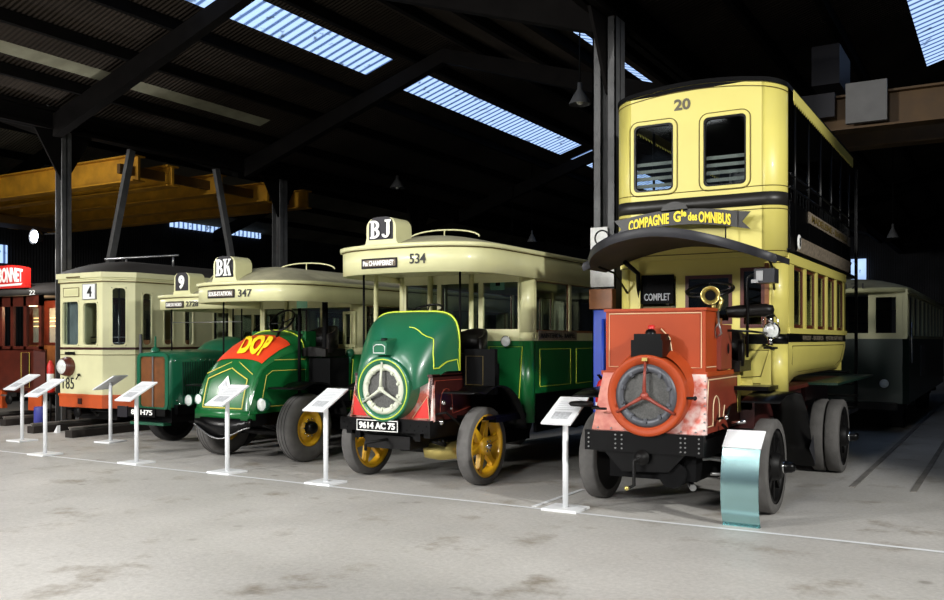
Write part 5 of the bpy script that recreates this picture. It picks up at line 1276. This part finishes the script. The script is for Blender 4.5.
# ------------------------------------------------------------------ cream tram 185
T = empty('tram_car', (-13.72, 9.84, 0), 0, 'cream tram number 185 route 4 with orange skirt and single headlamp', 'tram')
pl = [(-.9, 9.5), (-.9, .40), (-.57, .0), (.57, .0), (.9, .40), (.9, 9.5)]
def tp(off): return [(-.9-off, 9.5), (-.9-off, .40-off*.4), (-.57-off*.6, -off), (.57+off*.6, -off), (.9+off, .40-off*.4), (.9+off, 9.5)]
mb = MB('tram_cream'); mb.strip(tp(0), .66, 1.44, .05, sm=False); mb.mat('maroon'); mb.strip(tp(.012), 1.435, 1.475, .05, sm=False); mb.mat('dark_line'); mb.strip(tp(.006), 1.34, 1.352, .01, sm=False); mb.build('body_panel', T)
mb = MB('tram_orange'); mb.strip(tp(.015), .44, .66, .05, sm=False); mb.strip(tp(.03), .63, .67, .05, sm=False); mb.mat('maroon'); mb.box((-.05, -.02, .50), (.05, -.03, .60)); mb.build('skirt', T)
# windowed upper walls, face by face
def wall(a, b, wins, transom=True, name='window_wall', z0=1.475, z1=2.62):
    a = Vector((*a, z0)); b = Vector((*b, z0)); u = (b-a).normalized(); U = (b-a).length; nrm = Vector((u.y, -u.x, 0)); t = -nrm*.05
    mb = MB('tram_cream'); mb.holed(a, u, (0, 0, 1), U, z1-z0, [(w[0], w[2]-z0, w[1], w[3]-z0) for w in wins], t); o = mb.build(name, T)
    for w in wins:
        c = a+u*(w[0]+w[1])/2+Vector((0, 0, (w[2]+w[3])/2-z0)); W_ = w[1]-w[0]; H_ = w[3]-w[2]
        m2 = MB('tram_cream'); m2.rring(c+nrm*.008, u, (0, 0, 1), W_-.035, H_-.035, min(.06, W_*.3), W_+.015, H_+.015, t*.9, rounded_outer=min(.07, W_*.3)); f = m2.build('window_frame', o)
        m3 = MB('glass'); m3.prism([c-u*W_/2-Vector((0, 0, H_/2))+t*.5, c+u*W_/2-Vector((0, 0, H_/2))+t*.5, c+u*W_/2+Vector((0, 0, H_/2))+t*.5, c-u*W_/2+Vector((0, 0, H_/2))+t*.5], -nrm*.004); m3.build('pane', f)
    return o
fw = wall(pl[2], pl[3], [(.05, .52, 1.5, 2.28), (.62, 1.02, 1.5, 2.25)])
wall(pl[3], pl[4], [(.14, .38, 1.5, 2.5)]); wall(pl[1], pl[2], [(.14, .38, 1.5, 2.5)])
sw = [(.14+.46*k, .14+.46*k+.22, 1.5, 2.42) for k in range(3)]+[(1.75+.75*k, 1.75+.75*k+.55, 1.5, 2.42) for k in range(9)]
wall(pl[4], pl[5], sw); wall(pl[0], pl[1], [(.3+.75*k, .85+.75*k, 1.5, 2.42) for k in range(11)])
mb = MB('tram_cream'); mb.box((-.46, -.015, 2.35), (-.04, 0, 2.5)); mb.mat('dark_line'); loopline(mb, [(-.46, -.018, 2.35), (-.04, -.018, 2.35), (-.04, -.018, 2.5), (-.46, -.018, 2.5)], .006); mb.mat('cream'); mb.box((-.42, -.02, 2.38), (-.08, -.015, 2.47)); mb.build('destination_box', T)
mb = MB('steel'); mb.box((.06, -.02, 2.29), (.42, 0, 2.56)); mb.mat('white_paint'); mb.box((.08, -.025, 2.30), (.40, -.02, 2.55)); q = mb.build('route_plate', T); text('4', 'lettering', q, (.26, -.028, 2.425), .12, .18, 'letter_black', bold=.02)
mb = MB('mahogany'); mb.lathe((-.33, -.0, 1.14), (0, -1, 0), [(.17, 0), (.17, .06), (.14, .14), (.12, .15)], 28); o = mb.build('headlamp', T); mb = MB('lens'); mb.lathe((-.33, -.15, 1.14), (0, -1, 0), [(.125, 0), (.09, .03), (0, .05)], 24); mb.build('lens', o)
mb = MB('iron'); mb.sphere((-.02, -.03, 1.0), .026, 8); mb.tube([(-.02, -.03, 1.0), (-.08, -.04, .92)], .01, 6)
for k in range(4): mb.cbox((-.38+.07*k, -.02, 1.37), (.045, .02, .05))
mb.build('coupling_socket', T)
text('185', 'fleet_number', T, (-.34, -.006, .85), .31, .20, 'letter_black', bold=.0)
# curtain and seats seen through the front windows
mb = MB('curtain'); mb.grid([[(-.55+.04*k, .12+.02*math.sin(k*1.7), z) for k in range(9 if z > 1.6 else 9)] for z in (1.5, 1.9, 2.3)], True); mb.build('curtain', T)
mb = MB('steel'); mb.cyl((-.1, .4, .8), (-.1, .4, 2.6), .015, n=8); mb.cyl((.35, .5, .8), (.35, .5, 2.6), .015, n=8); mb.tube([(-.4, .5, 1.55), (.5, .5, 1.55)], .012, 6); mb.tube([(-.4, .5, 1.65), (.5, .5, 1.65)], .012, 6); mb.build('handrail', T)
mb = MB('wood'); mb.box((-.84, .42, .62), (.84, 9.4, .66))
for k in range(9): mb.box((-.82, 1.6+.85*k, 1.05), (-.2, 1.65+.85*k, 1.6)); mb.box((.3, 1.6+.85*k, 1.05), (.82, 1.65+.85*k, 1.6))
mb.build('seats_and_floor', T) if False else mb.build('bench', T)
mb = MB('tram_cream'); mb.strip(tp(.03), 2.60, 2.66, .08, sm=False); mb.strip(tp(.06), 2.66, 2.75, .10, sm=False); mb.mat('dark_line'); mb.strip(tp(.035), 2.585, 2.60, .04, sm=False); mb.box((-.3, -.08, 2.67), (.05, -.06, 2.69)); mb.build('cornice', T)
ol = [(-.95, 9.5), (-.95, .40), (-.8, .18), (-.58, -.05), (.58, -.05), (.8, .18), (.95, .40), (.95, 9.5)]
mb = MB('roof_dark'); domed(mb, ol, 1.0, 8.6, 2.75, .26, p=2.2); mb.mat('roof_canvas')
mb.build('roof', T); mb = MB('tram_cream'); flat(mb, ol, 2.63); mb.build('ceiling_board', T)
mb = MB('tram_cream'); mb.prism([(.97, 2.0, 2.72), (.97, 2.5, 2.72), (.97, 2.4, 2.80), (.97, 2.3, 2.85), (.97, 2.2, 2.85), (.97, 2.1, 2.80)], (-.03, 0, 0)); mb.mat('iron'); mb.sphere((.98, 2.25, 2.78), .02, 6); mb.build('ventilator', T)
mb = MB('steel'); mb.tube([(-.7, 1.0, 3.1), (.6, 1.6, 3.16)], .02, 8); mb.tube([(-.35, 1.2, 2.95), (-.35, 1.2, 3.12)], .02, 8); mb.tube([(.45, 1.6, 2.95), (.45, 1.6, 3.16)], .02, 8); mb.mat('iron'); mb.tube([(-.42+.06*math.cos(2*PI*k/12), 1.15, 3.03+.06*math.sin(2*PI*k/12)) for k in range(12)], .012, 6, closed=True); mb.build('trolley_pole_base', T)
for y in (1.4, 7.2):
    mb = MB('iron'); mb.box((-.6, y-.1, .34), (.6, y+2.0, .44)); mb.build('truck_frame', T)
    for s in (-1, 1):
        for d in (0.1, 1.7): w = MB('iron'); w.lathe((s*.62, y+d, .47), (s, 0, 0), [(.28, -.02), (.28, 0), (.30, .0), (.30, -.06), (.28, -.06)], 28); w.lathe((s*.62, y+d, .47), (s, 0, 0), [(0, .0), (.28, .0)], 28); w.build('wheel', T)
mb = MB('iron'); mb.tube([(-.6, .15, .38), (.6, .15, .38)], .02, 6); mb.lathe((0, .0, .36), (0, -1, 0), [(0, -.3), (.05, -.3), (.05, .03), (.09, .05), (.09, .08), (0, .08)], 16); mb.tube([(.0, .2, .4), (.3, .1, .3), (.5, .0, .34)], .015, 6); mb.box((-.55, .3, .22), (.55, .36, .42)); mb.build('coupler', T)
mb = MB('column_grey'); mb.tube([(.94, .48, .55), (.94, .48, 1.7)], .025, 8); mb.build('door_handrail', T)

# ------------------------------------------------------------------ dark red tram 22
T = empty('tram_car', (-16.65, 10.5, 0), 0, 'dark red wooden tram number 22 at the left edge with red roof sign', 'tram')
mb = MB('mahogany')
for s in (-1, 1): mb.box((s*.92, .9, .6), (s*.96, 9, 1.45)); mb.box((s*.92, .9, 2.3), (s*.96, 9, 2.45))
mb.strip([(-.94, .0), (-.7, -.08), (.7, -.08), (.94, 0)], .62, 1.42, .05, sm=False)
mb.mat('maroon'); mb.box((.46, -.14, .75), (.62, -.13, 1.35)); mb.mat('tram_orange'); mb.box((.90, -.06, .62), (.96, .9, .72)); mb.mat('gold_line'); loopline(mb, [(.40, -.14, .7), (.66, -.14, .7), (.66, -.14, 1.36), (.40, -.14, 1.36)], .004); mb.build('body_panel', T)
mb = MB('tram_orange'); mb.box((-.9, -.06, .26), (-.35, .05, .62)); mb.build('skirt', T)
mb = MB('tram_orange'); mb.box((.5, -.06, .26), (.92, .05, .62)); mb.build('skirt', T)
mb = MB('mahogany')
for x in (-.94, -.36, .0, .42, .90): mb.box((x-.04, -.08, 1.42), (x+.04, -.02, 2.45))
mb.box((-.94, -.08, 2.25), (.94, -.02, 2.45)); mb.box((-.94, -.08, 1.40), (.94, -.02, 1.48))
mb.build('window_frame', T)
for k in range(11):
    for s in (-1, 1): mb = MB('mahogany'); mb.box((s*.92, .9+.8*k, 1.45), (s*.96, .98+.8*k, 2.3)); mb.build('window_pillar', T)
mb = MB('glass'); mb.box((-.9, -.05, 1.45), (.9, -.045, 2.3)); mb.build('windscreen', T)
mb = MB('wood'); mb.box((-.9, .85, .6), (.9, .9, 1.5)); mb.mat('interior_pale')
for x0 in (-.75, -.2, .42): mb.box((x0, .86, 1.5), (x0+.36, .88, 2.25))
mb.mat('mahogany'); mb.holed((-.9, .84, 1.5), (1, 0, 0), (0, 0, 1), 1.8, .9, [(.15, .05, .51, .75), (.70, .05, 1.06, .75), (1.32, .05, 1.68, .75)], (0, .03, 0)); mb.build('bulkhead', T)
mb = MB('tube_glow')
for x in (-.55, .0, .6):
    for z in (1.98, 2.05, 1.88): mb.cbox((x, .835, z), (.28, .01, .018))
mb.build('interior_lamp', T, 'warm glowing lamps')
pl = bpy.data.lights.new('tram_lamp', 'POINT'); pl.energy = 45; pl.color = (1, .7, .4); pl.shadow_soft_size = .1
po = bpy.data.objects.new('tram_lamp', pl); COL.objects.link(po); po.location = (-16.65, 10.85, 2.2)
mb = MB('roof_dark'); ol = nose(1.0, -.2, 9.2, .5, 2.6); mb.strip(ol, 2.45, 2.55, .05, closed=True); domed(mb, ol, 1, 8, 2.55, .22); flat(mb, ol, 2.46); rf = mb.build('roof', T)
text('22', 'fleet_number', T, (.78, -.14, 2.50), .18, .085, 'letter_white', warp=lambda p: (p.x, p.y-.02, p.z))
# roof sign with a curved top
def st(x): return 3.05-.22*(x/.95)**2*(1 if x > -.2 else .3)
mb = MB('sign_red'); P = [(-1.1, -.15, 2.60), (.54, -.15, 2.60)]+[(.54-1.64*k/12, -.15, st(.54-1.64*k/12)) for k in range(13)]; mb.prism(P, (0, .12, 0)); sg = mb.build('roof_sign', T)
text('DUBONNET', 'lettering', sg, (-.06, -.156, 2.84), 1.06, .26, 'letter_white', bold=.03, warp=lambda p: (p.x, p.y, 2.71+(p.z-2.71)*(st(p.x)-2.755)/.26+.0))
mb = MB('letter_white'); mb.prism([(-.95, -.156, 2.63), (.42, -.156, 2.65), (.46, -.156, 2.69), (-.95, -.156, 2.67)], (0, .004, 0)); mb.build('sign_stripe', sg)
for y in (1.4, 6.5):
    for s in (-1, 1):
        for d in (0, 1.5): w = MB('iron'); w.lathe((s*.62, y+d, .47), (s, 0, 0), [(0, 0), (.30, .0), (.30, -.06), (.28, -.06)], 28); w.build('wheel', T)
mb = MB('iron'); mb.box((-.6, .4, .4), (.6, 8.5, .6)); mb.lathe((0, .0, .45), (0, -1, 0), [(0, -.3), (.05, -.3), (.05, .1), (.1, .12), (.1, .15), (0, .15)], 16); mb.mat('steel'); mb.tube([(-.3, -.1, .52), (-.05, -.12, .52)], .02, 6); mb.build('under_frame', T)
mb = MB('mahogany'); mb.box((-.92, 0, .58), (.92, 9, .62)); mb.build('floor_board', T)
mb = MB('chrome'); mb.sphere((-.62, -.16, .85), .05, 8); mb.build('marker_lamp', T)

# ------------------------------------------------------------------ dark bus behind the omnibus
B2 = empty('vintage_bus', (-2.66, 17, 0), 0, 'dark green bus with pale window frames standing in shadow behind the yellow omnibus', 'bus')
hw = 1.16
mb = MB('dark_green'); mb.strip([(-hw, 9.5), (-hw, .25), (-hw+.08, 0), (hw-.08, 0), (hw, .25), (hw, 9.5)], .5, 1.62, .05, sm=False); mb.build('body_panel', B2)
mb = MB('cream')
mb.holed((-hw+.08, 0, 1.62), (1, 0, 0), (0, 0, 1), 2*hw-.16, .85, [(.08, .1, .9, .72), (1.0, .1, 1.62, .78), (1.74, .1, 2.06, .72)], (0, .05, 0)); mb.box((-hw+.08, -.01, 1.62), (hw-.08, 0, 1.70))
for s in (-1, 1):
    mb.bar((s*(hw-.05), .06, 1.62), (s*(hw-.05), .06, 2.47), .1, .1); mb.box((s*hw-s*.05, .25, 1.62), (s*hw, 9.5, 1.68)); mb.box((s*hw-s*.05, .25, 2.38), (s*hw, 9.5, 2.48))
    for k in range(10): mb.box((s*hw-s*.05, .25+1.0*k, 1.62), (s*hw, .37+1.0*k, 2.4))
wf = mb.build('window_frame', B2)
mb = MB('glass_dark'); mb.box((-hw+.25, .02, 1.70), (hw-.25, .024, 2.36)); mb.build('windscreen', B2)
for s in (-1, 1):
    mb = MB('glass_dark'); mb.box((s*hw-s*.03, .3, 1.66), (s*hw-s*.026, 9.4, 2.4)); mb.build('side_window', B2)
mb = MB('roof_canvas'); ol = nose(hw+.03, -.25, 9.6, .5, 2.8); domed(mb, ol, 1, 8.5, 2.5, .22); mb.mat('cream'); mb.strip(ol, 2.42, 2.5, .05, closed=True); flat(mb, ol, 2.44); rf = mb.build('roof', B2)
text('171', 'fleet_number', rf, (.35, -.27, 2.53), .3, .09, 'letter_black')
for s in (-1, 1):
    wheel(B2, s*1.0, 1.2, .46, .25, 'dark', s); wheel(B2, s*1.0, 6.8, .46, .25, 'dark', s)
headlamp(B2, (.8, -.06, .85), .08, .05); headlamp(B2, (-.8, -.06, .85), .08, .05)
mb = MB('chrome'); mb.tube([(1.18, .5, 1.2), (1.18, .5, 1.9)], .015, 6); mb.build('door_handrail', B2)
mb = MB('black_paint'); mb.box((-1.0, -.12, .40), (1.0, .0, .52)); mb.box((-.9, .1, .45), (.9, 9.3, .6)); mb.build('under_frame', B2)
mb = MB('cabin_white'); mb.box((1.16, 2.6, .9), (1.168, 3.6, 1.5)); mb.build('side_poster', B2, 'pale poster on the dark side')
